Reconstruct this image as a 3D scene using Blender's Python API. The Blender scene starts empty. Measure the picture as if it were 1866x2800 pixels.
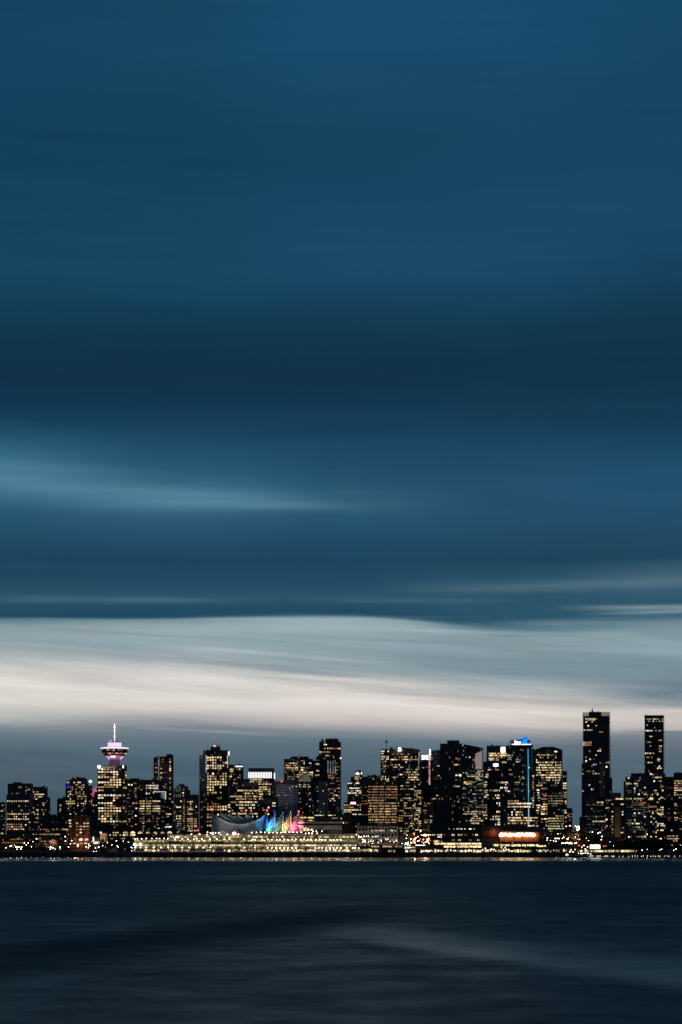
import bpy, bmesh, math, random
from mathutils import Vector, Matrix
scene = bpy.context.scene
COL = scene.collection
rng = random.Random(7)
# ---------------------------------------------------------------- camera model
F, CX, HY, H = 5291.0, 933.0, 2320.6, 12.0      # focal length in photo pixels, centre, horizon row, eye height (m)
def X(px, Y): return (px - CX) / F * Y
def Z(py, Y): return H + (HY - py) / F * Y
def ground(Y): return 7.0 if Y < 2720 else 7.0 + (Y - 2720) * 0.028
cd = bpy.data.cameras.new('camera'); cam = bpy.data.objects.new('camera', cd); COL.objects.link(cam)
cam.location = (0, 0, H); cam.rotation_euler = (math.pi / 2, 0, 0)
cd.sensor_fit = 'HORIZONTAL'; cd.sensor_width = 36.0; cd.lens = 36.0 * F / 1866.0
cd.shift_y = (HY - 1400.0) / 1866.0; cd.clip_start = 1.0; cd.clip_end = 60000
scene.camera = cam
scene.view_settings.view_transform = 'Standard'; scene.view_settings.look = 'None'
scene.view_settings.exposure = 0; scene.view_settings.gamma = 1
scene.cycles.max_bounces = 5; scene.cycles.diffuse_bounces = 2; scene.cycles.glossy_bounces = 3
scene.cycles.caustics_reflective = False; scene.cycles.caustics_refractive = False
scene.cycles.sample_clamp_indirect = 4.0
scene.cycles.pixel_filter_type = 'BLACKMAN_HARRIS'; scene.cycles.filter_width = 1.6

# ---------------------------------------------------------------- node helpers
def lin(c):
    return tuple((x / 255 / 12.92 if x / 255 <= 0.04045 else ((x / 255 + 0.055) / 1.055) ** 2.4) for x in c)
class NT:
    def __init__(s, tree): s.t = tree; s.n = tree.nodes; s.l = tree.links
    def new(s, typ, **kw):
        nd = s.n.new(typ)
        for k, v in kw.items(): setattr(nd, k, v)
        return nd
    def put(s, sock, v):
        if isinstance(v, bpy.types.NodeSocket): s.l.new(v, sock)
        elif v is not None: sock.default_value = v
    def m(s, op, a, b=None, c=None, clamp=False):
        nd = s.new('ShaderNodeMath', operation=op); nd.use_clamp = clamp
        s.put(nd.inputs[0], a)
        if b is not None: s.put(nd.inputs[1], b)
        if c is not None: s.put(nd.inputs[2], c)
        return nd.outputs[0]
    def mix(s, f, a, b):
        nd = s.new('ShaderNodeMix', data_type='RGBA')
        s.put(nd.inputs[0], f); s.put(nd.inputs[6], a); s.put(nd.inputs[7], b)
        return nd.outputs[2]
    def rng(s, v, a, b, c=0.0, d=1.0, smooth=True):
        nd = s.new('ShaderNodeMapRange'); nd.interpolation_type = 'SMOOTHSTEP' if smooth else 'LINEAR'
        s.put(nd.inputs[0], v)
        for i, q in enumerate((a, b, c, d)): s.put(nd.inputs[i + 1], q)
        return nd.outputs[0]
    def comb(s, x, y, z):
        nd = s.new('ShaderNodeCombineXYZ'); s.put(nd.inputs[0], x); s.put(nd.inputs[1], y); s.put(nd.inputs[2], z); return nd.outputs[0]
    def noise(s, vec, scale=1.0, detail=3.0, rough=0.5):
        nd = s.new('ShaderNodeTexNoise'); s.put(nd.inputs['Vector'], vec)
        nd.inputs['Scale'].default_value = scale; nd.inputs['Detail'].default_value = detail; nd.inputs['Roughness'].default_value = rough
        return nd.outputs[0]
def newmat(name):
    m = bpy.data.materials.new(name); m.use_nodes = True
    t = NT(m.node_tree); bs = m.node_tree.nodes['Principled BSDF']
    return m, t, bs
_pl = {}
def plain(name, col, rough=0.7, metal=0.0, var=0.25, scale=0.3):
    key = (name, col, rough)
    if key in _pl: return _pl[key]
    m, t, bs = newmat(name)
    tc = t.new('ShaderNodeTexCoord').outputs['Object']
    n = t.noise(tc, scale, 4)
    f = t.rng(n, 0.3, 0.7, 1 - var, 1 + var)
    mx = t.new('ShaderNodeVectorMath', operation='SCALE'); mx.inputs[0].default_value = col; t.put(mx.inputs['Scale'], f)
    t.put(bs.inputs['Base Color'], mx.outputs[0]); bs.inputs['Roughness'].default_value = rough; bs.inputs['Metallic'].default_value = metal
    _pl[key] = m; return m
_em = {}
def em(name, col, strength, sample=False, vary=True):
    key = (name, col, strength)
    if key in _em: return _em[key]
    m, t, bs = newmat(name)
    bs.inputs['Base Color'].default_value = (0.05, 0.05, 0.05, 1); bs.inputs['Roughness'].default_value = 0.4
    bs.inputs['Emission Color'].default_value = (*col, 1)
    if vary:
        p = t.new('ShaderNodeNewGeometry').outputs['Position']
        n1 = t.noise(p, 0.55, 2); n2 = t.noise(p, 0.11, 1)
        f = t.m('MULTIPLY', t.rng(n1, 0.33, 0.66, 0.3, 1.6), t.rng(n2, 0.3, 0.7, 0.45, 1.45))
        t.put(bs.inputs['Emission Strength'], t.m('MULTIPLY', f, strength))
    else: bs.inputs['Emission Strength'].default_value = strength
    m.cycles.emission_sampling = 'AUTO' if sample else 'NONE'
    _em[key] = m; return m
_fc = {}
def fac(frame=(0.12, 0.125, 0.13), glass=(0.012, 0.016, 0.022), floor=3.6, bay=2.0, mu=0.22, sp=0.35, dim=0.06, rough=0.6):
    """a facade: frames and spandrels round dark reflective panes, a few panes very dimly lit"""
    key = (frame, glass, floor, bay, mu, sp, dim)
    if key in _fc: return _fc[key]
    m, t, bs = newmat('facade')
    tc = t.new('ShaderNodeTexCoord').outputs['Object']
    s = t.new('ShaderNodeSeparateXYZ'); t.put(s.inputs[0], tc)
    h = t.m('DIVIDE', t.m('ADD', s.outputs[0], s.outputs[1]), bay); v = t.m('DIVIDE', s.outputs[2], floor)
    fh = t.m('FRACT', h); fv = t.m('FRACT', v)
    g = t.m('MULTIPLY', t.m('GREATER_THAN', fh, mu), t.m('GREATER_THAN', fv, sp))
    ge = t.new('ShaderNodeNewGeometry'); nz = t.new('ShaderNodeSeparateXYZ'); t.put(nz.inputs[0], ge.outputs['Normal'])
    g = t.m('MULTIPLY', g, t.m('LESS_THAN', t.m('ABSOLUTE', nz.outputs[2]), 0.5))
    wn = t.new('ShaderNodeTexWhiteNoise'); t.put(wn.inputs[0], t.comb(t.m('FLOOR', h), t.m('FLOOR', v), 3.7))
    r = wn.outputs[0]
    n = t.rng(t.noise(tc, 0.12, 4), 0.3, 0.7, 0.75, 1.2)
    fcol = t.new('ShaderNodeVectorMath', operation='SCALE'); fcol.inputs[0].default_value = frame; t.put(fcol.inputs['Scale'], n)
    gcol = t.mix(t.m('MULTIPLY', t.m('GREATER_THAN', r, 0.8), 0.5), (*glass, 1), (0.10, 0.10, 0.095, 1))   # blinds
    t.put(bs.inputs['Base Color'], t.mix(g, fcol.outputs[0], gcol))
    t.put(bs.inputs['Roughness'], t.m('MULTIPLY_ADD', g, 0.12 - rough, rough))
    if dim > 0:
        lit = t.m('MULTIPLY', g, t.m('LESS_THAN', r, dim))
        wn2 = t.new('ShaderNodeTexWhiteNoise'); t.put(wn2.inputs[0], t.comb(t.m('FLOOR', h), t.m('FLOOR', v), 9.1))
        t.put(bs.inputs['Emission Strength'], t.m('MULTIPLY', lit, t.m('MULTIPLY_ADD', wn2.outputs[0], 0.22, 0.03)))
        bs.inputs['Emission Color'].default_value = (1, 0.66, 0.34, 1)
        m.cycles.emission_sampling = 'NONE'
    _fc[key] = m; return m
PAL = {'#': em('window_light_warm', (1, 0.73, 0.37), 1.0), 'W': em('window_light_white', (1, 0.87, 0.68), 1.4),
       'o': em('window_light_amber', (1, 0.60, 0.27), 0.48), 'r': em('window_light_orange', (1, 0.42, 0.18), 0.34),
       'd': em('window_light_dim', (1, 0.70, 0.42), 0.17), 'g': em('window_light_green', (0.86, 0.90, 0.46), 0.62),
       'G': em('window_light_pale_green', (0.62, 0.74, 0.50), 0.16), 'b': em('window_light_cool', (0.72, 0.85, 1.0), 0.6),
       'Y': em('quay_light_gold', (1, 0.78, 0.42), 1.7), 'y': em('quay_light_amber', (1, 0.66, 0.30), 0.95), 'v': em('quay_light_yellow', (1, 0.86, 0.50), 0.9),
       'R': em('window_light_red', (1, 0.12, 0.08), 0.9), 'p': em('window_light_pink', (1, 0.55, 0.45), 0.5)}
BRIGHT = {'Y': 9, 'y': 7, 'v': 7, 'W': 9, '#': 8, 'g': 6, 'o': 6, 'b': 5, 'r': 4, 'R': 5, 'p': 4, 'd': 2, 'G': 2}

# ---------------------------------------------------------------- mesh helpers
def mesh_obj(name, bm, mats, parent=None, loc=None):
    me = bpy.data.meshes.new(name); bm.normal_update(); bm.to_mesh(me); bm.free()
    for m in (mats if isinstance(mats, (list, tuple)) else [mats]): me.materials.append(m)
    o = bpy.data.objects.new(name, me); COL.objects.link(o)
    if parent is not None: o.parent = parent
    if loc is not None: o.location = loc
    return o
def thing(name, label, cat, loc=(0, 0, 0), group=None):
    o = bpy.data.objects.new(name, None); COL.objects.link(o); o.location = loc
    o['label'] = label; o['category'] = cat
    if group: o['group'] = group
    return o
def prism(bm, poly, z0, z1, mi=0):
    """upright prism over a plan polygon; z0 / z1 a number or one per corner"""
    n = len(poly)
    a = z0 if isinstance(z0, (list, tuple)) else [z0] * n
    b = z1 if isinstance(z1, (list, tuple)) else [z1] * n
    lo = [bm.verts.new((p[0], p[1], a[i])) for i, p in enumerate(poly)]
    hi = [bm.verts.new((p[0], p[1], b[i])) for i, p in enumerate(poly)]
    fs = [bm.faces.new(lo[::-1]), bm.faces.new(hi)]
    for i in range(n):
        j = (i + 1) % n; fs.append(bm.faces.new((lo[i], lo[j], hi[j], hi[i])))
    for f in fs: f.material_index = mi
    return fs
def box(bm, x0, x1, y0, y1, z0, z1, mi=0):
    return prism(bm, [(x0, y0), (x1, y0), (x1, y1), (x0, y1)], z0, z1, mi)
def tube(bm, a, b, r, r2=None, n=8):
    a, b = Vector(a), Vector(b); d = (b - a).normalized(); r2 = r if r2 is None else r2
    u = d.orthogonal().normalized(); w = d.cross(u)
    A = [bm.verts.new(a + (u * math.cos(k * 2 * math.pi / n) + w * math.sin(k * 2 * math.pi / n)) * r) for k in range(n)]
    B = [bm.verts.new(b + (u * math.cos(k * 2 * math.pi / n) + w * math.sin(k * 2 * math.pi / n)) * r2) for k in range(n)]
    for k in range(n): bm.faces.new((A[k], A[(k + 1) % n], B[(k + 1) % n], B[k]))
    bm.faces.new(A[::-1]); bm.faces.new(B)
def lathe(bm, prof, n=40, a0=0.0, a1=2 * math.pi, cap=False):
    full = abs(a1 - a0 - 2 * math.pi) < 1e-6; k = n if full else n + 1
    rings = []
    for r, z in prof:
        rings.append([bm.verts.new((r * math.cos(a0 + (a1 - a0) * i / n), r * math.sin(a0 + (a1 - a0) * i / n), z)) for i in range(k)])
    for j in range(len(prof) - 1):
        for i in range(n):
            q = (i + 1) % k
            bm.faces.new((rings[j][i], rings[j][q], rings[j + 1][q], rings[j + 1][i]))
    if cap and full: bm.faces.new(rings[0][::-1]); bm.faces.new(rings[-1])
BM = bmesh.new
_wm = {}
def pane_mesh(w, h):
    key = (round(w * 5) / 5, round(h * 5) / 5)
    if key not in _wm:
        bm = BM(); w2, hh = max(key[0], .3) / 2, max(key[1], .3) / 2
        box(bm, -w2, w2, -0.12, 0.2, -hh, hh)
        me = bpy.data.meshes.new('lit_window'); bm.normal_update(); bm.to_mesh(me); bm.free(); me.materials.append(PAL['#']); _wm[key] = me
    return _wm[key]

# ---------------------------------------------------------------- buildings
class Face:
    """an upright wall seen from the camera: from plan point a along unit vector d"""
    def __init__(s, a, d, L): s.a, s.d, s.L = a, d, L
    def at(s, px):
        k = (px - CX) / F; den = s.d[0] - k * s.d[1]
        t = (k * s.a[1] - s.a[0]) / den
        return (s.a[0] + s.d[0] * t, s.a[1] + s.d[1] * t)
class Bld:
    def __init__(b, R, name, label, Y, mat=None, cat='building', group=None):
        b.R, b.Y, b.mat = R, Y, mat or fac()
        b.name, b.label, b.cat = name, label, cat
        b.root = None; b.group = group; b.wins = []; b.tops = []; b.seed = random.Random(sum(map(ord, label)))
    def px(b, u): return b.R[0] + u / b.R[2]
    def py(b, v): return b.R[1] + v / b.R[2]
    def mk(b, loc):
        if b.root is None:
            b.base = Vector(loc); b.root = thing(b.name, b.label, b.cat, loc, b.group)
    def part(b, name, bm, mat):
        bmesh.ops.translate(bm, verts=bm.verts, vec=-b.base)
        return mesh_obj(name, bm, mat, b.root)
    def box(b, uA, uB, vtop, uC=None, th=20, depth=32, vbot=None, part='tower_wall', mat=None, dY=0, vtop2=None, maxd=60):
        """block whose front runs uA..uB; uC > uB shows its right side, uC < uA its left side; vtop2: top at the right end"""
        Y = b.Y + dY; pa, pb = b.px(uA), b.px(uB); th = math.radians(th); c, s = math.cos(th), math.sin(th)
        side = None
        if uC is None:
            A, B = (X(pa, Y), Y), (X(pb, Y), Y); sh = (pa + pb - 2 * CX) / 2 / F * depth; Cc, D = (B[0] + sh, Y + depth), (A[0] + sh, Y + depth)   # turned to face the viewer's bay
        elif uC > uB:
            B = (X(pb, Y), Y); k = (pa - CX) / F; t = (B[0] - k * Y) / (c + k * s); A = (B[0] - t * c, Y + t * s)
            k = (b.px(uC) - CX) / F; t2 = (k * Y - B[0]) / (s - k * c); t2 = maxd if t2 < 0 else min(t2, maxd)
            Cc = (B[0] + t2 * s, Y + t2 * c); D = (A[0] + t2 * s, A[1] + t2 * c); side = Face(B, (s, c), t2)
        else:
            A = (X(pa, Y), Y); k = (pb - CX) / F; t = (k * Y - A[0]) / (c - k * s); B = (A[0] + t * c, Y + t * s)
            k = (b.px(uC) - CX) / F; t2 = (A[0] - k * Y) / (s + k * c); t2 = maxd if t2 < 0 else min(t2, maxd)
            D = (A[0] - t2 * s, Y + t2 * c); Cc = (B[0] - t2 * s, B[1] + t2 * c); side = Face(A, (-s, c), t2)
        z0 = ground(Y) - 0.5 if vbot is None else Z(b.py(vbot), Y)
        z1 = Z(b.py(vtop), Y); z2 = z1 if vtop2 is None else Z(b.py(vtop2), Y)
        b.tops.append((vtop if vtop2 is None else max(vtop, vtop2), uA, uB, dY, part)); b.mk(((A[0] + B[0]) / 2, Y, ground(b.Y)))
        bm = BM(); prism(bm, [A, B, Cc, D], z0, [z1, z2, z2, z1])
        o = b.part(part, bm, mat or b.mat)
        L = math.hypot(B[0] - A[0], B[1] - A[1])
        fr = Face(A, ((B[0] - A[0]) / L, (B[1] - A[1]) / L), L); fr.obj = o; fr.side = side
        if side: side.obj = o
        return fr
    def one(b, face, u, v, w, h, ch):
        b.wins.append((face, b.px(u), b.py(v), w / b.R[2], h / b.R[2], ch))
    def win(b, face, v, u0, u1, pat, h=20, wr=0.7, merge=False):
        n = len(pat); p = (u1 - u0) / n; k = 0
        while k < n:
            ch = pat[k]; j = k + 1
            if ch in '. ': k += 1; continue
            while merge and j < n and pat[j] == ch: j += 1
            span = j - k
            b.one(face, u0 + (k + span / 2) * p, v, p * (span - 1 + wr), h, ch); k = j
    def rows(b, face, vs, u0, u1, n, dens=0.5, chars='###oWd', h=18, wr=0.7, merge=False):
        r = b.seed
        for v in vs:
            q = min(1, max(0, dens + r.uniform(-0.35, 0.35))); pat = ''; on = r.random() < q; ch = r.choice(chars)
            for i in range(n):
                if r.random() < 0.45: on = r.random() < q
                if r.random() < 0.4: ch = r.choice(chars)
                pat += ch if on else '.'
            b.win(face, v, u0, u1, pat, h, wr, merge)
    def pts(b, face, v, us, ch='#', w=18, h=20):
        for u in us: b.one(face, u, v, w, h, ch)
    def plate(b, face, u0, u1, v0, v1, mat, name='sign_panel', proud=0.4, thick=0.4):
        """flat panel fixed to a wall"""
        pa, pb = face.at(b.px(u0)), face.at(b.px(u1)); nx, ny = face.d[1], -face.d[0]
        Y = (pa[1] + pb[1]) / 2
        q = [(pa[0] + nx * proud, pa[1] + ny * proud), (pb[0] + nx * proud, pb[1] + ny * proud), (pb[0] + nx * (proud - thick), pb[1] + ny * (proud - thick)), (pa[0] + nx * (proud - thick), pa[1] + ny * (proud - thick))]
        bm = BM(); prism(bm, q, Z(b.py(v1), Y), Z(b.py(v0), Y))
        return b.part(name, bm, mat)
    def mast(b, u, v0, v1, r=0.25, name='mast', dY=12, mat=None):
        Y = b.Y + dY; bm = BM(); tube(bm, (X(b.px(u), Y), Y, Z(b.py(v1), Y)), (X(b.px(u), Y), Y, Z(b.py(v0), Y)), r, r * 0.6, 6)
        return b.part(name, bm, mat or M_steel)
    def ball(b, u, v, rad, mat, name='beacon', dY=-1):
        Y = b.Y + dY; bm = BM(); bmesh.ops.create_icosphere(bm, subdivisions=2, radius=rad, matrix=Matrix.Translation((X(b.px(u), Y), Y, Z(b.py(v), Y))))
        return b.part(name, bm, mat)
    def text(b, face, s, u0, u1, v0, v1, mat):
        cu = bpy.data.curves.new('lettering', 'FONT'); cu.body = s; cu.extrude = 0.05; cu.materials.append(mat)
        o = bpy.data.objects.new('lettering', cu); COL.objects.link(o); o.parent = b.root
        pa, pb = face.at(b.px(u0)), face.at(b.px(u1)); Y = (pa[1] + pb[1]) / 2
        cu.size = (Z(b.py(v0), Y) - Z(b.py(v1), Y)) * 1.35
        bpy.context.view_layer.update(); w = max(o.dimensions.x, .1)
        o.scale = (math.hypot(pb[0] - pa[0], pb[1] - pa[1]) / w, 1, 1)
        o.rotation_euler = (math.pi / 2, 0, math.atan2(face.d[1], face.d[0]))
        o.location = Vector((pa[0] + face.d[1] * .6, pa[1] - face.d[0] * .6, Z(b.py(v1), Y))) - b.base
        bpy.context.view_layer.update(); me = bpy.data.meshes.new_from_object(o.evaluated_get(bpy.context.evaluated_depsgraph_get()))
        n = bpy.data.objects.new('lettering', me); COL.objects.link(n); n.parent = b.root; n.scale = o.scale; n.rotation_euler = o.rotation_euler; n.location = o.location
        bpy.data.objects.remove(o); n.name = 'lettering'; return n
    def gold(b): b.wins = [(*q[:5], {'#': 'Y', 'o': 'y', 'g': 'v'}.get(q[5], q[5])) for q in b.wins]; return b
    def done(b):
        tp = [q for q in b.tops if q[4] in ('tower_wall', 'upper_block', 'roof_box', 'roof_block', 'crown_block')]
        if b.name in ('office_tower', 'apartment_tower', 'hotel') and tp and 'pod' not in b.label:      # plant rooms, rails and aerials on the roofs
            r = b.seed; v, u0, u1, dY, _ = min(tp); w = u1 - u0
            for k in range(3 if w > 60 else 2):
                c = u0 + w * r.uniform(.12, .88); hw = r.uniform(5, 11); b.box(c - hw, c + hw, v - r.uniform(3, 9), vbot=v + 1, part='plant_room', dY=dY + r.uniform(3, 9), depth=6, mat=M_dark)
            for k in range(2): b.mast(u0 + w * r.uniform(.08, .92), v - r.uniform(10, 34), v + 2, .13, 'aerial', dY + r.uniform(3, 9))
            bm = BM(); Y = b.Y + dY + 2
            for k in range(9): tube(bm, (X(b.px(u0 + w * (k + .3) / 9), Y), Y, Z(b.py(v + 1), Y)), (X(b.px(u0 + w * (k + .3) / 9), Y), Y, Z(b.py(v - 4), Y)), .07, n=4)
            tube(bm, (X(b.px(u0 + w * .03), Y), Y, Z(b.py(v - 4), Y)), (X(b.px(u0 + w * .93), Y), Y, Z(b.py(v - 4), Y)), .09, n=4); b.part('roof_rail', bm, M_steel)
        ws = b.wins
        order = sorted(range(len(ws)), key=lambda i: -(ws[i][3] * ws[i][4]) * (1 + BRIGHT[ws[i][5]]))
        keep = set(order[:100]); rest = {}
        bmr = None; slots = []
        for i, (face, px, py, w, h, ch) in enumerate(ws):
            p = face.at(px); Y = p[1]; cosf = max(0.25, abs(face.d[0] - (px - CX) / F * face.d[1]))
            wm, hm = w / F * Y / cosf * .83, h / F * Y * .77
            loc = Vector((p[0], p[1], Z(py, Y))) - b.base
            ang = math.atan2(face.d[1], face.d[0])
            if face.d[0] < 0: ang += math.pi
            if i in keep:
                o = bpy.data.objects.new('lit_window', pane_mesh(wm, hm)); COL.objects.link(o); o.parent = b.root
                o.location = loc; o.rotation_euler.z = ang
                o.material_slots[0].link = 'OBJECT'; o.material_slots[0].material = PAL[ch]
            else:
                if bmr is None: bmr = BM()
                if ch not in slots: slots.append(ch)
                mt = Matrix.Translation(loc) @ Matrix.Rotation(ang, 4, 'Z')
                fs = box(bmr, -wm / 2, wm / 2, -0.12, 0.2, -hm / 2, hm / 2, slots.index(ch))
                bmesh.ops.transform(bmr, matrix=mt, verts=list({v for f in fs for v in f.verts}))
        if bmr is not None:
            o = mesh_obj('lit_window', bmr, [PAL[c] for c in slots], b.root); o['kind'] = 'stuff'
M_steel = plain('dark_steel', (0.06, 0.062, 0.068), 0.5)
M_dark = plain('dark_cladding', (0.05, 0.052, 0.058), 0.6)
M_conc = plain('concrete', (0.30, 0.30, 0.29), 0.8)
M_grey = plain('grey_cladding', (0.16, 0.165, 0.175), 0.6)
M_white = plain('white_cladding', (0.62, 0.62, 0.60), 0.6)
M_brick = plain('red_brick', (0.24, 0.10, 0.055), 0.85)
M_tan = plain('tan_stone', (0.40, 0.28, 0.17), 0.8)
E_white = em('sign_white', (1, 0.98, 0.95), 3.0, vary=False)
E_red = em('beacon_red', (1, 0.06, 0.05), 6.0, vary=False)
E_lamp = em('lamp_globe', (1, 0.80, 0.54), 18.0, sample=True, vary=False)
R1, R2, R3, R4, R5, R6, R7, R8 = [(x, 1920, 4.9) for x in (0, 240, 480, 720, 940, 1160, 1380, 1546)]
S340, S560, S840, S1120, S1400 = [(x, 2180, 5.2267) for x in (340, 560, 840, 1120, 1400)]
# ---------------------------------------------------------------- sky (a function of direction: azimuth and elevation)
SKY = {
 0: '0:21,69,101 150:22,71,103 300:18,64,94 420:19,67,98 560:21,71,101 640:21,70,98 720:18,60,84 800:16,52,76 880:15,48,74 950:17,54,80 990:22,64,90 1030:38,88,115 1070:58,108,136 1100:74,122,150 1140:66,113,142 1165:50,96,124 1185:40,86,114 1230:35,80,108 1290:28,70,95|1290:28,70,95 1350:35,76,100 1380:44,85,106 1396:36,80,104 1416:33,74,98 1424:104,134,148 1436:140,162,168 1490:155,170,174 1520:178,186,186 1545:208,206,202 1580:220,214,208 1620:212,207,202 1650:185,184,182 1675:130,140,148 1700:98,116,128 1730:78,100,114 1780:78,97,110 1850:66,88,103 1900:62,84,98',
 390: '0:22,72,102 150:24,74,106 300:18,65,92 420:20,68,97 560:23,73,102 640:22,72,100 720:17,58,82 800:16,51,73 880:15,48,73 950:18,56,80 1000:24,66,93 1050:33,78,108 1090:42,90,118 1120:60,108,134 1150:80,126,150 1168:70,115,142 1182:48,94,122 1230:38,82,112 1290:29,70,96|1290:29,70,96 1340:36,78,104 1372:44,84,107 1390:38,82,106 1412:32,76,100 1419:36,80,104 1425:135,157,166 1450:152,170,175 1490:142,162,168 1520:165,176,178 1545:190,192,192 1570:215,210,205 1610:222,216,211 1640:210,204,200 1665:165,165,166 1685:115,128,138 1710:92,112,124 1760:74,96,112 1850:68,90,104 1900:66,88,102',
 784: '0:27,78,114 150:27,78,114 300:21,68,95 420:23,71,103 520:26,75,108 620:26,75,108 680:20,64,88 760:18,55,78 860:15,49,73 920:17,53,76 990:21,61,90 1050:29,75,102 1110:36,81,108 1150:52,98,124 1168:48,94,120 1185:38,84,114 1230:36,80,112 1290:27,70,96|1290:27,70,96 1340:36,78,104 1370:44,84,107 1390:40,82,106 1412:34,74,100 1419:50,90,108 1424:150,172,178 1450:150,170,176 1490:138,158,166 1530:135,155,162 1555:165,174,176 1580:208,204,200 1605:224,217,211 1640:212,205,200 1665:190,185,183 1690:130,138,146 1710:92,112,124 1760:76,98,112 1850:68,92,106 1900:68,90,104',
 1176: '0:26,77,112 150:26,77,111 300:23,71,101 450:26,75,109 600:26,75,110 680:22,66,95 760:17,56,78 860:16,50,72 930:17,54,76 1000:22,62,91 1060:29,73,102 1110:35,79,110 1180:36,79,110 1240:34,76,102 1290:28,70,94|1290:28,70,94 1330:40,82,104 1350:58,96,116 1365:46,86,108 1390:44,86,108 1404:38,82,106 1412:42,84,104 1428:95,126,140 1440:135,155,163 1500:128,150,158 1545:122,143,152 1580:150,162,167 1600:190,190,188 1625:210,204,198 1650:214,207,200 1670:196,190,186 1690:150,154,158 1710:102,118,130 1760:80,102,116 1850:70,92,106 1900:68,90,104',
 1568: '0:24,74,107 150:24,73,106 300:23,71,103 450:25,74,108 600:24,72,104 680:20,62,88 760:17,55,76 860:16,50,74 930:17,54,78 1000:21,62,88 1060:27,74,104 1110:33,78,110 1180:35,79,109 1240:34,76,102 1290:32,74,98|1290:32,74,98 1325:66,100,120 1345:76,110,128 1365:55,95,115 1390:44,88,110 1400:70,108,126 1410:62,100,118 1422:100,128,142 1434:122,148,157 1480:135,158,166 1530:125,148,156 1570:110,132,144 1600:105,125,138 1625:150,158,164 1650:200,194,188 1672:198,192,187 1686:120,130,140 1700:108,122,132 1740:86,106,118 1850:74,95,108 1900:70,92,106'}
w = bpy.data.worlds.new('World'); scene.world = w; w.use_nodes = True
t = NT(w.node_tree); bg = w.node_tree.nodes['Background']
gen = t.new('ShaderNodeTexCoord').outputs['Generated']
sx = t.new('ShaderNodeSeparateXYZ'); t.put(sx.inputs[0], gen); dx, dy, dz = sx.outputs
hyp = t.m('SQRT', t.m('ADD', t.m('MULTIPLY', dx, dx), t.m('MULTIPLY', dy, dy)))
el = t.m('DIVIDE', dz, t.m('MAXIMUM', hyp, 1e-3))                 # tangent of the elevation
az = t.m('ARCTAN2', dx, dy)                                       # azimuth from the view over the city
K = 1.0 / 1.1901
row0 = t.m('MULTIPLY', t.m('SUBTRACT', HY, t.m('MULTIPLY', el, F)), K)
colu = t.m('MULTIPLY', t.m('ADD', CX, t.m('MULTIPLY', az, F)), K)
# wind-drawn streaks warp the layers
sl = t.m('MULTIPLY_ADD', az, t.rng(row0, 1380, 1500, 0.012, 0.075), el)
bend = t.m('ADD', t.m('ADD', t.rng(colu, 0, 720, 9, -3), t.rng(colu, 800, 1230, 0, 30)), t.rng(colu, 1230, 1600, 0, -10))
bend = t.m('MULTIPLY', bend, t.m('MULTIPLY', t.rng(row0, 1370, 1410), t.rng(row0, 1520, 1465)))
s1 = t.noise(t.comb(t.m('MULTIPLY', az, 5.0), t.m('MULTIPLY', sl, 30.0), 1.3), 1.0, 4, 0.5)
s2 = t.noise(t.comb(t.m('MULTIPLY', az, 9.0), t.m('MULTIPLY', sl, 150.0), 4.1), 1.0, 5, 0.55)
s3 = t.noise(t.comb(t.m('MULTIPLY', az, 4.0), t.m('MULTIPLY', el, 9.0), 7.7), 1.0, 3, 0.5)
low = t.rng(row0, 1440, 1560)                                     # streakier in the bright band
amp2 = t.m('MULTIPLY_ADD', low, 42.0, 9.0)
s4 = t.noise(t.comb(t.m('MULTIPLY', az, 4.5), t.m('MULTIPLY', sl, 55.0), 6.1), 1.0, 3, 0.5)
amp4 = t.m('MULTIPLY', t.m('MULTIPLY', t.rng(row0, 1430, 1500), t.rng(row0, 1720, 1640)), 85.0)
edge = t.m('SUBTRACT', 1.0, t.m('MULTIPLY', t.rng(row0, 1395, 1420), t.rng(row0, 1470, 1440)))
row = t.m('ADD', row0, t.m('MULTIPLY', t.m('ADD', t.m('MULTIPLY', t.m('SUBTRACT', s2, 0.5), amp2), t.m('MULTIPLY', t.m('SUBTRACT', s1, 0.5), 26.0)), t.m('MULTIPLY_ADD', edge, 0.62, 0.38)))
row = t.m('ADD', t.m('SUBTRACT', row, bend), t.m('MULTIPLY', t.m('SUBTRACT', s4, 0.5), amp4))
row = t.m('ADD', row, t.m('MULTIPLY', t.m('SUBTRACT', s3, 0.5), t.m('MULTIPLY', t.rng(row0, 1000, 600), 90.0)))
def ramp(fac, stops, a, b):
    nd = t.new('ShaderNodeValToRGB'); t.put(nd.inputs[0], t.rng(fac, a, b, 0, 1, smooth=False)); cr = nd.color_ramp
    cr.interpolation = 'B_SPLINE' if a == 0 else 'LINEAR'
    pts = [(max(0, min(1, (p - a) / (b - a))), lin(c)) for p, c in stops]
    while len(cr.elements) < len(pts): cr.elements.new(0.5)
    for e, (p, c) in zip(cr.elements, pts): e.position = p
    for e, (p, c) in zip(cr.elements, pts): e.position = p; e.color = (*c, 1)
    return nd.outputs[0]
cols = []
for k in sorted(SKY):
    parts = []
    for seg in SKY[k].split('|'):
        parts.append([(float(q.split(':')[0]), tuple(float(x) for x in q.split(':')[1].split(','))) for q in seg.split()])
    up = ramp(row, parts[0], 0, 1300); dn = ramp(row, parts[1], 1280, 1900)
    cols.append((k, t.mix(t.rng(row, 1270, 1310), up, dn)))
sky = cols[0][1]
for (ka, _), (kb, cb) in zip(cols, cols[1:]):
    sky = t.mix(t.rng(colu, ka, kb), sky, cb)
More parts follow.
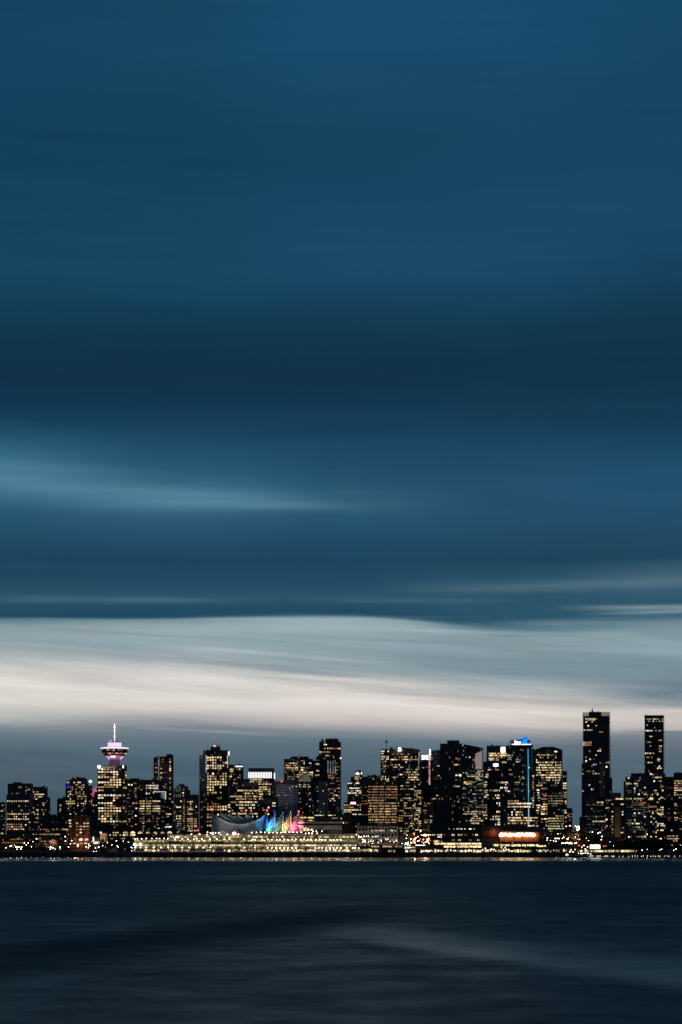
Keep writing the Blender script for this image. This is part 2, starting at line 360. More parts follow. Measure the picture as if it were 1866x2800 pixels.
# thin bright wisps and veils
def wisp(c0, c1, r, wd, tilt, amt, seed):
    cen = t.m('ADD', r, t.m('MULTIPLY', t.m('SUBTRACT', colu, (c0 + c1) / 2), tilt))
    d = t.m('DIVIDE', t.m('ABSOLUTE', t.m('SUBTRACT', row0, cen)), wd)
    b = t.m('MULTIPLY', t.rng(d, 1.0, 0.0), t.m('MULTIPLY', t.rng(colu, c0, c0 + (c1 - c0) * .35), t.rng(colu, c1, c1 - (c1 - c0) * .4)))
    n = t.noise(t.comb(t.m('MULTIPLY', az, 14.0), t.m('MULTIPLY', el, 260.0), seed), 1.0, 4, 0.6)
    return t.m('MULTIPLY', t.m('MULTIPLY', b, t.rng(n, 0.3, 0.7, 0.45, 1.0)), amt)
for (c0, c1, r, wd, tl, amt, sd, colr) in [(-200, 700, 1382, 14, -0.008, .38, 1.0, (96, 132, 146)), (640, 1250, 1380, 11, 0.012, .34, 2.0, (96, 130, 146)),
        (820, 1900, 1350, 20, -0.02, .5, 3.0, (92, 124, 138)), (1230, 1900, 1404, 11, 0.01, .65, 4.0, (150, 175, 182)), (1300, 1900, 1412, 7, -0.01, .5, 4.6, (160, 180, 186)),
        (240, 900, 1530, 13, 0.10, .6, 5.0, (128, 148, 158)), (500, 1300, 1570, 11, 0.075, .55, 6.0, (226, 220, 212)),
        (620, 1500, 1628, 7, 0.07, .5, 7.0, (228, 221, 210)), (700, 1500, 1606, 9, 0.06, .6, 7.5, (176, 178, 178)), (230, 700, 1680, 6, 0.045, .4, 8.0, (168, 166, 166)),
        (-160, 26, 1704, 8, 0.06, .8, 9.0, (82, 106, 122)), (1340, 1900, 1687, 3.5, 0.012, .7, 10.0, (104, 118, 132)), (-200, 520, 1480, 13, 0.06, .6, 11.0, (126, 150, 160)),
        (800, 1700, 1522, 18, 0.05, .55, 12.0, (108, 132, 146)), (1050, 1800, 1500, 9, 0.03, .4, 13.0, (150, 168, 174)),
        (1020, 1950, 1437, 17, 0.0, .62, 14.0, (124, 150, 160)), (-300, 860, 1132, 30, 0.055, .6, 15.0, (90, 138, 162)), (230, 880, 1160, 13, 0.012, .65, 16.0, (94, 140, 162)), (-200, 500, 1090, 26, 0.04, .3, 17.0, (80, 128, 156)), (-100, 640, 1430, 9, -0.004, .55, 18.0, (112, 140, 152)), (60, 700, 1462, 8, 0.05, .55, 19.0, (126, 150, 160)), (500, 1250, 1470, 9, 0.045, .5, 20.0, (118, 142, 154)), (300, 1000, 1505, 8, 0.08, .5, 21.0, (180, 190, 192)), (900, 1640, 1572, 10, 0.06, .55, 22.0, (168, 176, 178)), (-100, 500, 1600, 10, 0.03, .35, 23.0, (196, 194, 190)), (700, 1400, 1452, 8, 0.03, .5, 24.0, (168, 184, 188)), (400, 1200, 1418, 6, 0.004, .4, 25.0, (88, 118, 134))]:
    sky = t.mix(wisp(c0, c1, r, wd, tl, amt, sd), sky, (*lin(colr), 1))
veil = t.m('ADD', t.rng(s1, 0.25, 0.75, 0.965, 1.04), t.m('MULTIPLY', t.rng(s2, 0.3, 0.7, -0.03, 0.03), t.m('MULTIPLY_ADD', t.rng(row0, 1420, 1460), 2.2, 1.0)))
sk = t.new('ShaderNodeVectorMath', operation='SCALE'); t.put(sk.inputs[0], sky); t.put(sk.inputs['Scale'], t.m('MULTIPLY', veil, t.m('MULTIPLY', t.rng(row0, 1000, 450, 1.0, 0.91), t.m('SUBTRACT', 1.0, t.m('MULTIPLY', t.m('MULTIPLY', t.rng(row0, 1160, 1260), t.rng(row0, 1450, 1400)), 0.10)))))
# overhead and behind the viewer the dusk sky is a dark even grey-blue
top = t.rng(el, 0.44, 1.1); back = t.rng(t.m('ABSOLUTE', az), 0.5, 1.5)
sky = t.mix(top, sk.outputs[0], (0.014, 0.050, 0.090, 1))
sky = t.mix(back, sky, (0.017, 0.040, 0.064, 1))
ns = t.new('ShaderNodeTexSky', sky_type='NISHITA'); ns.sun_disc = False
ns.sun_elevation = math.radians(-3.0); ns.sun_rotation = 0.0
ad = t.new('ShaderNodeVectorMath', operation='MULTIPLY_ADD'); t.put(ad.inputs[0], ns.outputs[0]); ad.inputs[1].default_value = (0.004,) * 3; t.put(ad.inputs[2], sky)
t.put(bg.inputs[0], ad.outputs[0]); bg.inputs[1].default_value = 1.0
sl_ = bpy.data.lights.new('sun', 'SUN'); sl_.energy = 0.015; sl_.angle = math.radians(10); sl_.color = (1, 0.9, 0.8)
so = bpy.data.objects.new('sun', sl_); COL.objects.link(so); so.rotation_euler = (math.radians(-87), 0, 0)   # the last glow behind the city

# ---------------------------------------------------------------- water and land
m, t, bs = newmat('water')
P = t.new('ShaderNodeNewGeometry').outputs['Position']
sp = t.new('ShaderNodeSeparateXYZ'); t.put(sp.inputs[0], P); px_, py_, _ = sp.outputs
def band(v, lo, hi, s): return t.m('MULTIPLY', t.rng(v, lo - s, lo + s), t.rng(v, hi + s, hi - s))
n_big = t.noise(t.comb(t.m('MULTIPLY', px_, 0.012), t.m('MULTIPLY', py_, 0.010), 0.0), 1.0, 4, 0.55)
n_mid = t.noise(t.comb(t.m('MULTIPLY', px_, 0.10), t.m('MULTIPLY', py_, 0.10), 5.0), 1.0, 5, 0.6)
n_far = t.noise(t.comb(t.m('MULTIPLY', px_, 0.004), t.m('MULTIPLY', py_, 0.0012), 9.0), 1.0, 3, 0.5)
# calm lee along the far shore, its edge wandering a little
edge_y = t.m('MULTIPLY_ADD', t.m('SUBTRACT', n_far, 0.5), 60.0, 1835.0)
calm = t.rng(t.m('SUBTRACT', py_, edge_y), -25, 25)
# wind slicks and a dark ruffled lane across the near water
wig = t.m('MULTIPLY', t.m('SUBTRACT', n_big, 0.5), 40.0)
lane = t.m('ABSOLUTE', t.m('SUBTRACT', t.m('ADD', py_, wig), t.m('MULTIPLY_ADD', px_, 3.4, 338.0)))
lane = t.m('MULTIPLY', t.rng(lane, 75.0, 0.0), t.rng(px_, 14.0, -6.0))
sly = t.m('SUBTRACT', t.m('ADD', py_, t.m('MULTIPLY', wig, 0.55)), t.m('MULTIPLY_ADD', px_, -3.1, 262.0))
slick = t.m('MULTIPLY', t.m('MULTIPLY', t.rng(sly, -20.0, 8.0), t.rng(sly, 115.0, 2.0)), t.m('MULTIPLY', t.rng(px_, -14.0, 10.0), t.rng(n_mid, 0.3, 0.6, 0.55, 1.0)))
near = t.rng(py_, 420.0, 150.0)
rough = t.m('MULTIPLY_ADD', t.m('SUBTRACT', n_mid, 0.5), 0.50, 0.575)
rough = t.m('ADD', rough, t.m('MULTIPLY', t.m('SUBTRACT', n_big, 0.5), 0.30))
rough = t.m('SUBTRACT', rough, t.m('MULTIPLY', slick, 0.19))
rough = t.m('ADD', rough, t.m('MULTIPLY', lane, 0.24))
wake = t.m('MULTIPLY', t.rng(t.m('ABSOLUTE', t.m('SUBTRACT', py_, t.m('MULTIPLY_ADD', px_, .35, 850.0))), 30.0, 4.0), t.rng(px_, -130.0, -40.0))
rough = t.m('SUBTRACT', rough, t.m('MULTIPLY', wake, 0.10))
rough = t.m('SUBTRACT', rough, t.m('MULTIPLY', near, 0.09))
rough = t.m('ADD', rough, t.m('MULTIPLY', t.rng(py_, 600.0, 1500.0), 0.05))
fm = t.new('ShaderNodeMix', data_type='FLOAT'); t.put(fm.inputs[0], calm); t.put(fm.inputs[2], rough); fm.inputs[3].default_value = 0.19
t.put(bs.inputs['Roughness'], fm.outputs[0])
bs.inputs['Base Color'].default_value = (0.007, 0.021, 0.030, 1); t.put(bs.inputs['Specular Tint'], t.mix(calm, (0.40, 0.90, 1.0, 1), (1, 1, 1, 1))); bs.inputs['IOR'].default_value = 1.33
t.put(bs.inputs['Coat Weight'], t.m('SUBTRACT', 1.0, calm)); bs.inputs['Coat IOR'].default_value = 1.0005; bs.inputs['Coat Roughness'].default_value = 0.4; bs.inputs['Coat Tint'].default_value = (0.984, 0.998, 1.0, 1)
bmp = t.new('ShaderNodeBump'); bmp.inputs['Distance'].default_value = 0.35
wv = t.noise(t.comb(t.m('MULTIPLY', px_, 0.22), t.m('MULTIPLY', py_, 0.55), 2.0), 1.0, 6, 0.7)
t.put(bmp.inputs['Height'], wv); t.put(bmp.inputs['Strength'], t.m('MULTIPLY_ADD', calm, -0.65, 0.65))
t.put(bs.inputs['Normal'], bmp.outputs[0])
bm = BM(); v = [bm.verts.new(p) for p in ((-9000, -600, 0), (9000, -600, 0), (9000, 2660, 0), (-9000, 2660, 0))]; bm.faces.new(v)
o = mesh_obj('water', bm, m); o['kind'] = 'structure'
bm = BM()
ys = [2625, 2720, 3000, 3400, 3800, 5000, 30000]
L = [(bm.verts.new((-30000, y, ground(min(y, 3800)))), bm.verts.new((30000, y, ground(min(y, 3800))))) for y in ys]
for a, b_ in zip(L, L[1:]): bm.faces.new((a[0], a[1], b_[1], b_[0]))
a0, a1 = bm.verts.new((-30000, 2625, -3)), bm.verts.new((30000, 2625, -3)); bm.faces.new((a0, a1, L[0][1], L[0][0]))
o = mesh_obj('ground', bm, plain('asphalt_and_soil', (0.045, 0.045, 0.047), 0.9, scale=0.05)); o['kind'] = 'structure'
# ================================================================ the skyline, from left to right (zoom coordinates)
OT = 'office_tower'; AT = 'apartment_tower'; LB = 'low_building'
f_std = fac(); f_blue = fac((0.10, 0.12, 0.15), floor=3.6, bay=4.4, mu=.3); f_brown = fac((0.16, 0.11, 0.08), bay=3.0, mu=.45, sp=.45)
f_glass = fac((0.05, 0.06, 0.07), (0.016, 0.024, 0.034), 3.6, 1.6, .12, .16, .03); f_grey = fac((0.28, 0.28, 0.30), bay=3.2, mu=.35, sp=.45)
f_black = fac((0.03, 0.032, 0.036), bay=2.0, mu=.15, sp=.3, dim=.02); f_res = fac((0.09, 0.09, 0.095), bay=3.0, floor=3.0, mu=.25, sp=.35, dim=.05)
def roofbits(b, u0, u1, v, n=3, hmax=12):
    r = b.seed
    for _ in range(n):
        c = r.uniform(u0, u1); w = r.uniform(8, 22); b.box(c - w, c + w, v - r.uniform(4, hmax), vbot=v + 1, part='roof_box', dY=8, depth=10, mat=M_dark)
    b.mast(r.uniform(u0, u1), v - r.uniform(18, 40), v, .14)

# --- left edge
b = Bld(R1, 'office_block', 'low dark block cut off by the left edge with orange lit windows', 3150, f_std)
f = b.box(-60, 75, 1340); b.win(f, 1385, 0, 72, '.dod.', 14); b.win(f, 1460, 0, 72, 'o##r..', 20); b.win(f, 1530, 0, 72, '.or..', 16); b.win(f, 1575, 0, 72, 'd.d..', 14); b.win(f, 1700, 20, 60, '.#.', 14); b.win(f, 1762, 5, 45, '##', 20); b.done()
b = Bld(R1, OT, 'dark pinstriped tower with a stepped flat top, second from the left edge', 3000, f_blue)
f = b.box(85, 395, 1240, 440, 22); g = b.box(102, 400, 1090, 444, 22, vbot=1238, dY=2, part='upper_block'); b.box(170, 300, 1078, vbot=1092, dY=8, depth=14, part='roof_box', mat=M_dark)
for u in (185, 235, 290, 405): b.mast(u, 1050 + (u % 7) * 4, 1090, .15)
for v, p in ((1225, '..d.dd..d.'), (1265, '..........'), (1327, '##########'), (1350, '..d.......'), (1395, '.....o..d.'), (1465, '..o.......'), (1500, '##########'), (1535, 'd..##..o#.'), (1568, '##########'), (1640, 'ooodooo...'), (1672, 'ooWoooo...'), (1704, 'rRo#####..')): b.win(f, v, 88, 392, p, 17, .62)
b.pts(g, 1188, (350,), 'W', 10, 14); b.pts(g, 1140, (352, ), 'd', 18, 12)
for u in (150, 212, 232, 310): b.plate(f, u - 3, u + 3, 1245, 1700, M_grey, 'pilaster')
b.done()
b = Bld(R1, OT, 'brownish tower with a row of white lights, right of the stepped pinstriped tower', 3080, f_brown)
f = b.box(440, 640, 1136); b.box(640, 675, 1275, part='side_wing', dY=4); roofbits(b, 460, 620, 1136, 3, 8)
for v, p in ((1205, 'W.oo......'), (1238, '.WWWWWWW..'), (1270, '.#.o##o...'), (1300, '..W.......'), (1352, '......ooo.'), (1382, '.......W..'), (1420, '#.........'), (1445, '..#W..#...'), (1478, 'W......o..'), (1505, '.#.W...#..'), (1553, '..o#..W#..')): b.win(f, v, 440, 632, p, 18, .6)
b.done()
b = Bld(R1, LB, 'small dark block in the gap left of the round-cornered stepped tower', 3200, f_black)
f = b.box(765, 880, 1290); b.box(838, 880, 1270, vbot=1291, part='roof_box', dY=3, depth=12); b.pts(f, 1385, (813,), 'W', 12, 18); b.pts(f, 1382, (795,), 'd', 12, 14); b.pts(f, 1425, (808,), 'R', 18, 12); b.pts(f, 1447, (810,), '#', 12, 14); b.done()
b = Bld(R1, AT, 'stepped apartment tower with a curved right shoulder and a blue corner light', 3060, f_res)
f = b.box(878, 1185, 1092, part='tower_wall'); b.box(905, 1175, 1046, vbot=1094, part='upper_block', dY=2); b.box(950, 1145, 1012, vbot=1048, part='crown_block', dY=5, depth=20)
q = b.box(1185, 1240, 1110, part='curved_bay', dY=3, vtop2=1125); b.box(1145, 1178, 1022, vbot=1095, part='shoulder', dY=4, vtop2=1045)
b.ball(1212, 1065, 2.2, E_white, 'rooftop_lamp', 0); b.mast(1212, 1066, 1112, .3, 'lamp_post', 1)
EB = em('blue_light', (0.03, 0.03, 1), 0.8, vary=False); b.plate(f, 884, 924, 1138, 1150, EB, 'blue_light'); b.plate(f, 908, 918, 1096, 1136, EB, 'blue_light', .5)
for v, p in ((1078, '.#..W.#W....'), (1110, '.....oo..#..'), (1140, '.roo..o#.#..'), (1170, '...#.o..#...'), (1203, '.##..#.#.#..'), (1235, '.d#..o.od#..'), (1263, '.W....##.o#.'), (1298, '..W...o.o...'), (1330, '#####.....#.'), (1360, 'o####.o.##o.'), (1388, '.d....#..o..'), (1425, '.#..d.......'), (1455, '........o...'), (1500, '..W..#......')): b.win(f, v, 880, 1185, p, 17, .66)
for v, p in ((1110, '#.'), (1165, '.o'), (1235, '.o'), (1330, 'oo'), (1362, '.#'), (1310, '.d')): b.win(q, v, 1190, 1236, p, 16)
b.done()
EPK = em('pink_neon', (1, 0.06, 0.22), 0.9, vary=False)
b = Bld(R1, LB, 'dark block with a slanting pink neon edge beside the tower with the round pod', 3300, f_black)
Y = b.Y; b.mk((X(260, Y), Y, ground(Y))); bm = BM(); prism(bm, [(X(b.px(1232), Y), Y), (X(b.px(1262), Y), Y), (X(b.px(1312), Y), Y), (X(b.px(1312), Y), Y + 30), (X(b.px(1262), Y), Y + 30), (X(b.px(1232), Y), Y + 30)], ground(Y), [Z(b.py(v), Y) for v in (1290, 1220, 1130, 1130, 1220, 1290)])
b.part('tower_wall', bm, f_black); bm = BM()
for (ua, va), (uc, vc) in zip([(1240, 1275), (1250, 1235), (1262, 1195), (1278, 1160)], [(1250, 1235), (1262, 1195), (1278, 1160), (1294, 1138)]): tube(bm, (X(b.px(ua), Y - 1), Y - 1, Z(b.py(va), Y)), (X(b.px(uc), Y - 1), Y - 1, Z(b.py(vc), Y)), 1.2)
b.part('neon_strip', bm, EPK); f = Face((X(b.px(1232), Y), Y), (1, 0), 40)
b.pts(f, 1195, (1288,), 'W', 14, 16); b.pts(f, 1310, (1236,), '#', 14, 14); b.pts(f, 1383, (1252, 1290), 'W', 18, 18); b.pts(f, 1180, (1248,), 'b', 10, 22); b.done()
# --- low rows at the left
b = Bld(R1, LB, 'long flat dark block low between the pinstriped tower and the brick building', 2960, f_black)
f = b.box(390, 560, 1575); g = b.box(560, 930, 1530, dY=14, part='rear_wing'); b.box(735, 800, 1582, vbot=1645, dY=-4, depth=4, part='stair_block', mat=M_grey); b.pts(f, 1612, (397, 470, 500), 'o', 30, 16); b.pts(g, 1610, (705,), 'b', 12, 12); b.pts(g, 1548, (850,), 'd', 20, 10); b.box(640, 760, 1508, dY=60, part='rear_wing'); b.done()
b = Bld(R1, LB, 'flat brown block at the lower left behind bright yard lamps', 2860, fac((0.12, 0.08, 0.05), bay=3, mu=.5, sp=.5))
f = b.box(-60, 320, 1790, vtop2=1760); g = b.box(320, 432, 1650, part='side_wing', dY=3); b.pts(g, 1648, (346,), 'W', 18, 20); b.pts(f, 1832, (243,), 'r', 26, 22); b.pts(f, 1870, (330, ), 'd', 20, 16); b.pts(g, 1890, (378,), 'o', 18, 18); b.pts(g, 1715, (400,), 'd', 14, 14); b.rows(f, (1842, 1885), 0, 310, 12, .25, 'dr', 14); b.done()
b = Bld(R1, 'warehouse', 'long low dark warehouse with rows of amber windows and one lit archway', 2800, fac((0.07, 0.06, 0.06), bay=3, mu=.4, sp=.45))
f = b.box(432, 946, 1690)
for v, p in ((1708, 'r..o.o.rrrr..ro.rr.o####o#'), (1740, '..........................'), (1773, '#.#.o#o###o###o###o.....##'), (1830, '..#.oo....................'), (1868, 'o.....o.oo.o...........o..'), (1905, '..o.d...ood...r.d.....d...'), (1935, 'd...o......o.o...d........')): b.win(f, v, 436, 946, p, 17, .6)
bm = BM(); cx, Yf = X(b.px(711), b.Y), b.Y - .3
prism(bm, [(cx - 5, Yf), (cx + 5, Yf), (cx + 5, Yf + .4), (cx - 5, Yf + .4)], Z(b.py(1925), b.Y), Z(b.py(1888), b.Y))
av = [bm.verts.new((cx + 5 * math.cos(a * math.pi / 10), Yf, Z(b.py(1888), b.Y) + 5 * math.sin(a * math.pi / 10))) for a in range(11)]; bm.faces.new(av[::-1])
b.part('lit_archway', bm, PAL['r']); b.pts(f, 1895, (711,), 'o', 22, 22); b.done()
b = Bld(R1, 'brick_building', 'orange-lit brick building with two big bright shop windows at its foot', 2790, fac((0.34, 0.13, 0.06), floor=4, bay=7.5, mu=.5, sp=.5, dim=0))
f = b.box(930, 1212, 1530); b.plate(f, 925, 1216, 1524, 1534, M_brick, 'cornice', .8, 1.2); b.box(1212, 1305, 1700, part='side_wing', dY=4, mat=f_black)
for v, p in ((1585, 'W....d'), (1625, '#.o.##'), (1667, 'W.d#W#'), (1708, '..o#od'), (1748, '...#.d'), (1782, '..o...')): b.win(f, v, 915, 1200, p, 20, .72)
b.pts(f, 1842, (1083, 1160), 'W', 54, 36); b.pts(f, 1842, (1010,), 'd', 40, 34); b.pts(f, 1895, (1000, 1085, 1150), '#', 50, 12); b.done()
for px in (213, 228, 243):
    l = bpy.data.lights.new('wall_lamp', 'POINT'); l.energy = 900; l.color = (1, .5, .22); l.shadow_soft_size = .5; o = bpy.data.objects.new('wall_lamp', l); COL.objects.link(o); o.location = (X(px, 2782), 2781, Z(2302, 2782))
# --- tower with the round pod
b = Bld(R2, OT, 'bright-windowed tower carrying a flying-saucer lookout pod lit pink with a mast', 2950, fac((0.10, 0.085, 0.06), floor=4.0, bay=4.75, mu=.2, sp=.42, dim=.04))
f = b.box(133, 460, 845, 525, 25); b.box(82, 560, 1640, part='podium', dY=-4, depth=50, mat=f_black)
for v, p in ((900, '#W##dd.d.'[:8]), (937, '#W##WWW.'), (970, '..d..##.'), (1007, '####o#d.'), (1042, '....####'), (1077, '#W##o###'), (1110, '..oo####'), (1140, '.d....o.'), (1183, '#o...d..'), (1250, 'W#WWWW##'), (1285, 'W#...oo.'), (1320, '.....#..'), (1355, 'W####...'), (1390, '..dror..'), (1423, 'WW######'), (1460, '#W##W###'), (1497, 'ddoorod.'), (1530, 'd#d#o.d.'), (1565, 'W##.#.d.'), (1600, '.####W##')): b.win(f, v, 137, 452, p, 25, .8)
b.win(f, 1140, 140, 360, '#o####.####W####', 12, .6)
for v, p in ((940, '.o'), (978, '.#'), (1008, '.o'), (1040, 'd.'), (1080, 'o.'), (1150, 'oo'), (1250, '#.'), (1325, 'd.'), (1420, 'o.'), (1465, '.d'), (1600, 'oo')): b.win(f.side, v, 470, 525, p, 24, .75)
b.win(f, 1705, 80, 460, 'ooo.oooo#oo.##o....', 18, .62); b.win(f, 1672, 80, 460, '..........d..d..', 10)
b.plate(f, 137, 172, 850, 886, em('white_sign', (1, .97, 1), 4, vary=False)); b.plate(f.side, 470, 480, 850, 884, em('white_sign', (1, .97, 1), 4, vary=False))
b.text(f, 'Harbour Centre', 186, 312, 858, 880, em('sign_letters', (1, .85, .45), .7, vary=False))
PK = em('pink_flood_glow', (1, .42, .90), 1.5, vary=False); PW = em('pink_white_flood_glow', (1, .74, .98), 1.6, vary=False)  # pink floodlighting on aerials and struts is put in as emission
Yc = b.Y + 18; cx, zz = X(b.px(360), Yc), lambda v: Z(b.py(v), Yc); q = Yc / F / 4.9
def pod(name, prof, mat, n=40):
    bm = BM(); lathe(bm, [(r * q, zz(v) ) for r, v in prof], n, cap=True); bmesh.ops.translate(bm, verts=bm.verts, vec=(cx, Yc, 0)); return b.part(name, bm, mat)
pod('tower_stem', [(78, 850), (76, 832), (68, 828), (64, 790), (66, 760), (58, 722)], plain('pod_concrete', (.10, .085, .11), .7))
pod('pod_underside', [(66, 775), (84, 760), (128, 724), (134, 722)], plain('pod_white_paint', (.46, .38, .44), .6))
pp = pod('lookout_pod', [(134, 723), (140, 720), (142, 708), (154, 704), (157, 686), (168, 680), (172, 664), (181, 655), (184, 632)], plain('pod_dark_glass', (.035, .022, .024), .25))
pod('pod_rim', [(181, 632), (188, 629), (188, 617), (182, 614), (120, 606), (96, 604)], em('rim_light', (.93, .86, 1), 1.1, vary=False))
pod('pod_roof', [(130, 612), (98, 600), (60, 600)], M_steel)
pod('floodlit_drum', [(90, 600), (91, 549), (91, 546)], em('drum_flood_glow', (1, .70, .96), 1.0, vary=False))  # floodlit drum: its pink glow is put into the material as emission
pod('drum_roof', [(91, 546), (80, 541), (70, 533), (20, 531)], plain('roof_navy', (.05, .05, .10), .5))
for k in range(26):                                             # pod windows, two rings
    for r, v, h in ((181, 648, 13), (161, 695, 13)):
        a = -math.pi + (k + .5) * math.pi / 26; ch = b.seed.choice('....rr.dWr#dr'[(0 if v == 648 else 1):])
        if ch == '.': continue
        o = bpy.data.objects.new('pod_window', pane_mesh(2.6, h * q)); COL.objects.link(o); o.parent = pp
        o.location = Vector((cx + math.cos(a) * r * q, Yc + math.sin(a) * r * q, zz(v))) - b.base; o.rotation_euler.z = a + math.pi / 2
        o.material_slots[0].link = 'OBJECT'; o.material_slots[0].material = PAL[ch]
bm = BM(); box(bm, cx - 42 * q, cx + 26 * q, Yc - 132 * q, Yc - 100 * q, zz(748), zz(727)); b.part('pod_glow_panel', bm, PW)  # glowing panel stands in for the whitish bright centre of the lit underside
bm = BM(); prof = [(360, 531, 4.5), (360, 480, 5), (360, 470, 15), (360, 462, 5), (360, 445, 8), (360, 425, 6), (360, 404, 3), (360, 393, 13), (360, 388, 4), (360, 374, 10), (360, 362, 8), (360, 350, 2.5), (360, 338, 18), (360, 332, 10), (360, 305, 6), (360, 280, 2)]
lathe(bm, [(r * q, zz(v)) for _, v, r in prof], 10, cap=True); bmesh.ops.translate(bm, verts=bm.verts, vec=(cx, Yc, 0)); b.part('mast', bm, PW)  # floodlit mast, the light on it painted as pink-white emission
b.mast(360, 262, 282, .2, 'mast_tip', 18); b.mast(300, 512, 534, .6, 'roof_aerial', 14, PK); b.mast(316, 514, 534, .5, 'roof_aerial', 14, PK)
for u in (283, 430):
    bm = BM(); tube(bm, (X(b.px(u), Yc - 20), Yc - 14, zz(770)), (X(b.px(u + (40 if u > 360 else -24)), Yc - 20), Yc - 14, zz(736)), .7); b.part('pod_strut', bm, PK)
for k, a in enumerate((-2.5, -1.57, -.6)):
    l = bpy.data.lights.new('pod_lamp', 'POINT'); l.energy = 2600; l.color = (1, .45, .82); l.shadow_soft_size = 1; o = bpy.data.objects.new('pod_lamp', l); COL.objects.link(o); o.location = (cx + math.cos(a) * 20, Yc + math.sin(a) * 20, zz(790))
b.done()
b = Bld(R2, OT, 'dull dark tower close right of the tower with the round pod', 3250, fac((0.10, 0.10, 0.10), bay=2.6, mu=.3, sp=.4, dim=.07))
f = b.box(500, 760, 1038); b.box(572, 690, 1022, vbot=1040, part='roof_box', dY=6, depth=14); roofbits(b, 520, 740, 1038, 3, 6)
for v, us, c in ((1107, (553,), 'W'), (1110, (590,), '#'), (1160, (645,), 'o'), (1188, (565, 640), 'r'), (1235, (545, 640), 'd'), (1265, (645,), 'o'), (1285, (540, 650), 'd'), (1353, (612,), '#'), (1355, (650,), 'o'), (1400, (565,), 'r'), (1425, (650,), '#'), (1500, (550, 590), 'd'), (1525, (645,), 'W'), (1570, (560,), 'o'), (1600, (475, 560), 'r'), (1640, (645, 530), 'o'), (1668, (520,), '#')): b.pts(f, v, us, c, 24, 18)
b.done()
b = Bld(R2, OT, 'dark office block with three bright white window rows near its top', 3180, f_std)
f = b.box(760, 985, 1042); roofbits(b, 780, 960, 1042, 3, 6)
for v, p in ((1120, '.WW#WWWWWW..'), (1155, '.#.#WoW#W#..'), (1225, '.WoW.d......'), (1190, '.d..d..d....'), (1285, 'd.d.d.d.d...')): b.win(f, v, 760, 985, p, 24, .75)
b.done()
b = Bld(R2, AT, 'slim twin-slab tower with a pale vertical light strip on its left slab', 3350, f_res)
f = b.box(882, 1050, 728, dY=3); g = b.box(1050, 1150, 712, part='right_slab', depth=36); b.box(1060, 1136, 704, vbot=714, part='roof_box', dY=5, depth=12, mat=M_dark); b.box(900, 945, 718, vbot=730, dY=8, depth=12, part='roof_box', mat=M_dark)
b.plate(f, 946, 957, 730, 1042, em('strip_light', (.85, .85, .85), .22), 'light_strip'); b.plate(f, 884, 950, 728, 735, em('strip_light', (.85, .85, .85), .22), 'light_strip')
for v, p in ((765, 'p.'), (800, '#.'), (825, 'd.'), (860, 'o.'), (890, '#.'), (915, '#.'), (1018, 'o.'), (1035, 'r.'), (1080, 'd.'), (1145, 'o.'), (1175, 'd.'), (1235, '#.'), (1300, 'r.'), (1340, '.W'), (1430, 'o.')): b.win(g, v, 1090, 1150, p, 19, .8)
for v, us, c in ((770, (1010,), 'r'), (800, (1000,), 'd'), (890, (985,), 'o'), (880, (920,), 'p'), (940, (915,), 'o'), (950, (985,), '#'), (1010, (985,), '#'), (1100, (1060,), 'W'), (1130, (1020,), 'r')): b.pts(f, v, us, c, 34, 17)
b.done()
b = Bld(R2, OT, 'glass block edged by a white square light frame', 3120, f_glass)
f = b.box(850, 1052, 1200); EW = em('white_strip', (.9, 1, .95), .9, vary=False)
for a in ((878, 1047, 1199, 1206), (878, 886, 1206, 1226), (1038, 1047, 1206, 1306)): b.plate(f, *a, EW, 'light_strip')
b.plate(f, 985, 1030, 1215, 1268, PAL['G'], 'lit_atrium'); b.rows(f, (1275, 1292), 900, 1035, 9, .7, 'Wbg', 10); b.rows(f, (1340, 1375, 1410, 1445, 1480), 900, 1045, 8, .2, 'dG', 14); b.done()
b = Bld(R2, OT, 'dark glass block under a curved barrel roof with yellow window rows', 2990, fac((0.06, 0.065, 0.07), (0.014, 0.02, 0.028), 3.6, 2.2, .15, .2, .05))
f = b.box(680, 1022, 1300); Y = b.Y; bm = BM(); n = 16
pl = [(X(b.px(700 + k * 310 / n), Y), Z(b.py(1298 - 58 * math.sin(math.pi * k / n)), Y)) for k in range(n + 1)]
fr = [bm.verts.new((x, Y + 1, z)) for x, z in pl]; bk = [bm.verts.new((x, Y + 31, z)) for x, z in pl]; bm.faces.new(fr[::-1]); bm.faces.new(bk)
for k in range(n): bm.faces.new((fr[k], fr[k + 1], bk[k + 1], bk[k]))
bm.faces.new((fr[0], bk[0], bk[-1], fr[-1])); b.part('barrel_roof', bm, f_black)
for v, c in ((1328, 'o#o#.##d#.###o##'), (1360, 'oo#o.###o.d.d..'), (1395, '.g##.####.g#####'), (1428, '####.ggg#.ggg###'), (1462, 'g###.#oo#.##g###'), (1498, 'dddd.oooo......d'), (1560, 'rrrr......d..oo.'), (1600, 'rrrr.rrrr.d..o..'), (1530, '...d......o.....')): b.win(f, v, 690, 972, c, 19, .78)
b.pts(f, 1625, (745,), 'W', 30, 12); b.pts(f, 1665, (742, 755), 'o', 16, 14); b.pts(f, 1693, (742, 940, 955), 'W', 18, 10); b.pts(f, 1282, (845,), '#', 24, 10)
for v in (1398, 1462, 1545, 1600): b.pts(f, v, (995, 1016), 'd', 16, 18)
for u in (782, 866): b.plate(f, u - 3, u + 3, 1305, 1690, M_steel, 'pilaster')
b.done()
b = Bld(R2, LB, 'narrow dark block with very bright window strips low on its face', 3020, f_black)
f = b.box(1022, 1132, 1480); b.win(f, 1503, 1030, 1128, '.o####', 18, .95, True); b.win(f, 1535, 1045, 1110, 'd.##..', 16); b.win(f, 1640, 1040, 1105, '.o#o.', 18); b.win(f, 1674, 1028, 1130, 'WWWWW', 20, 1, True); b.done()
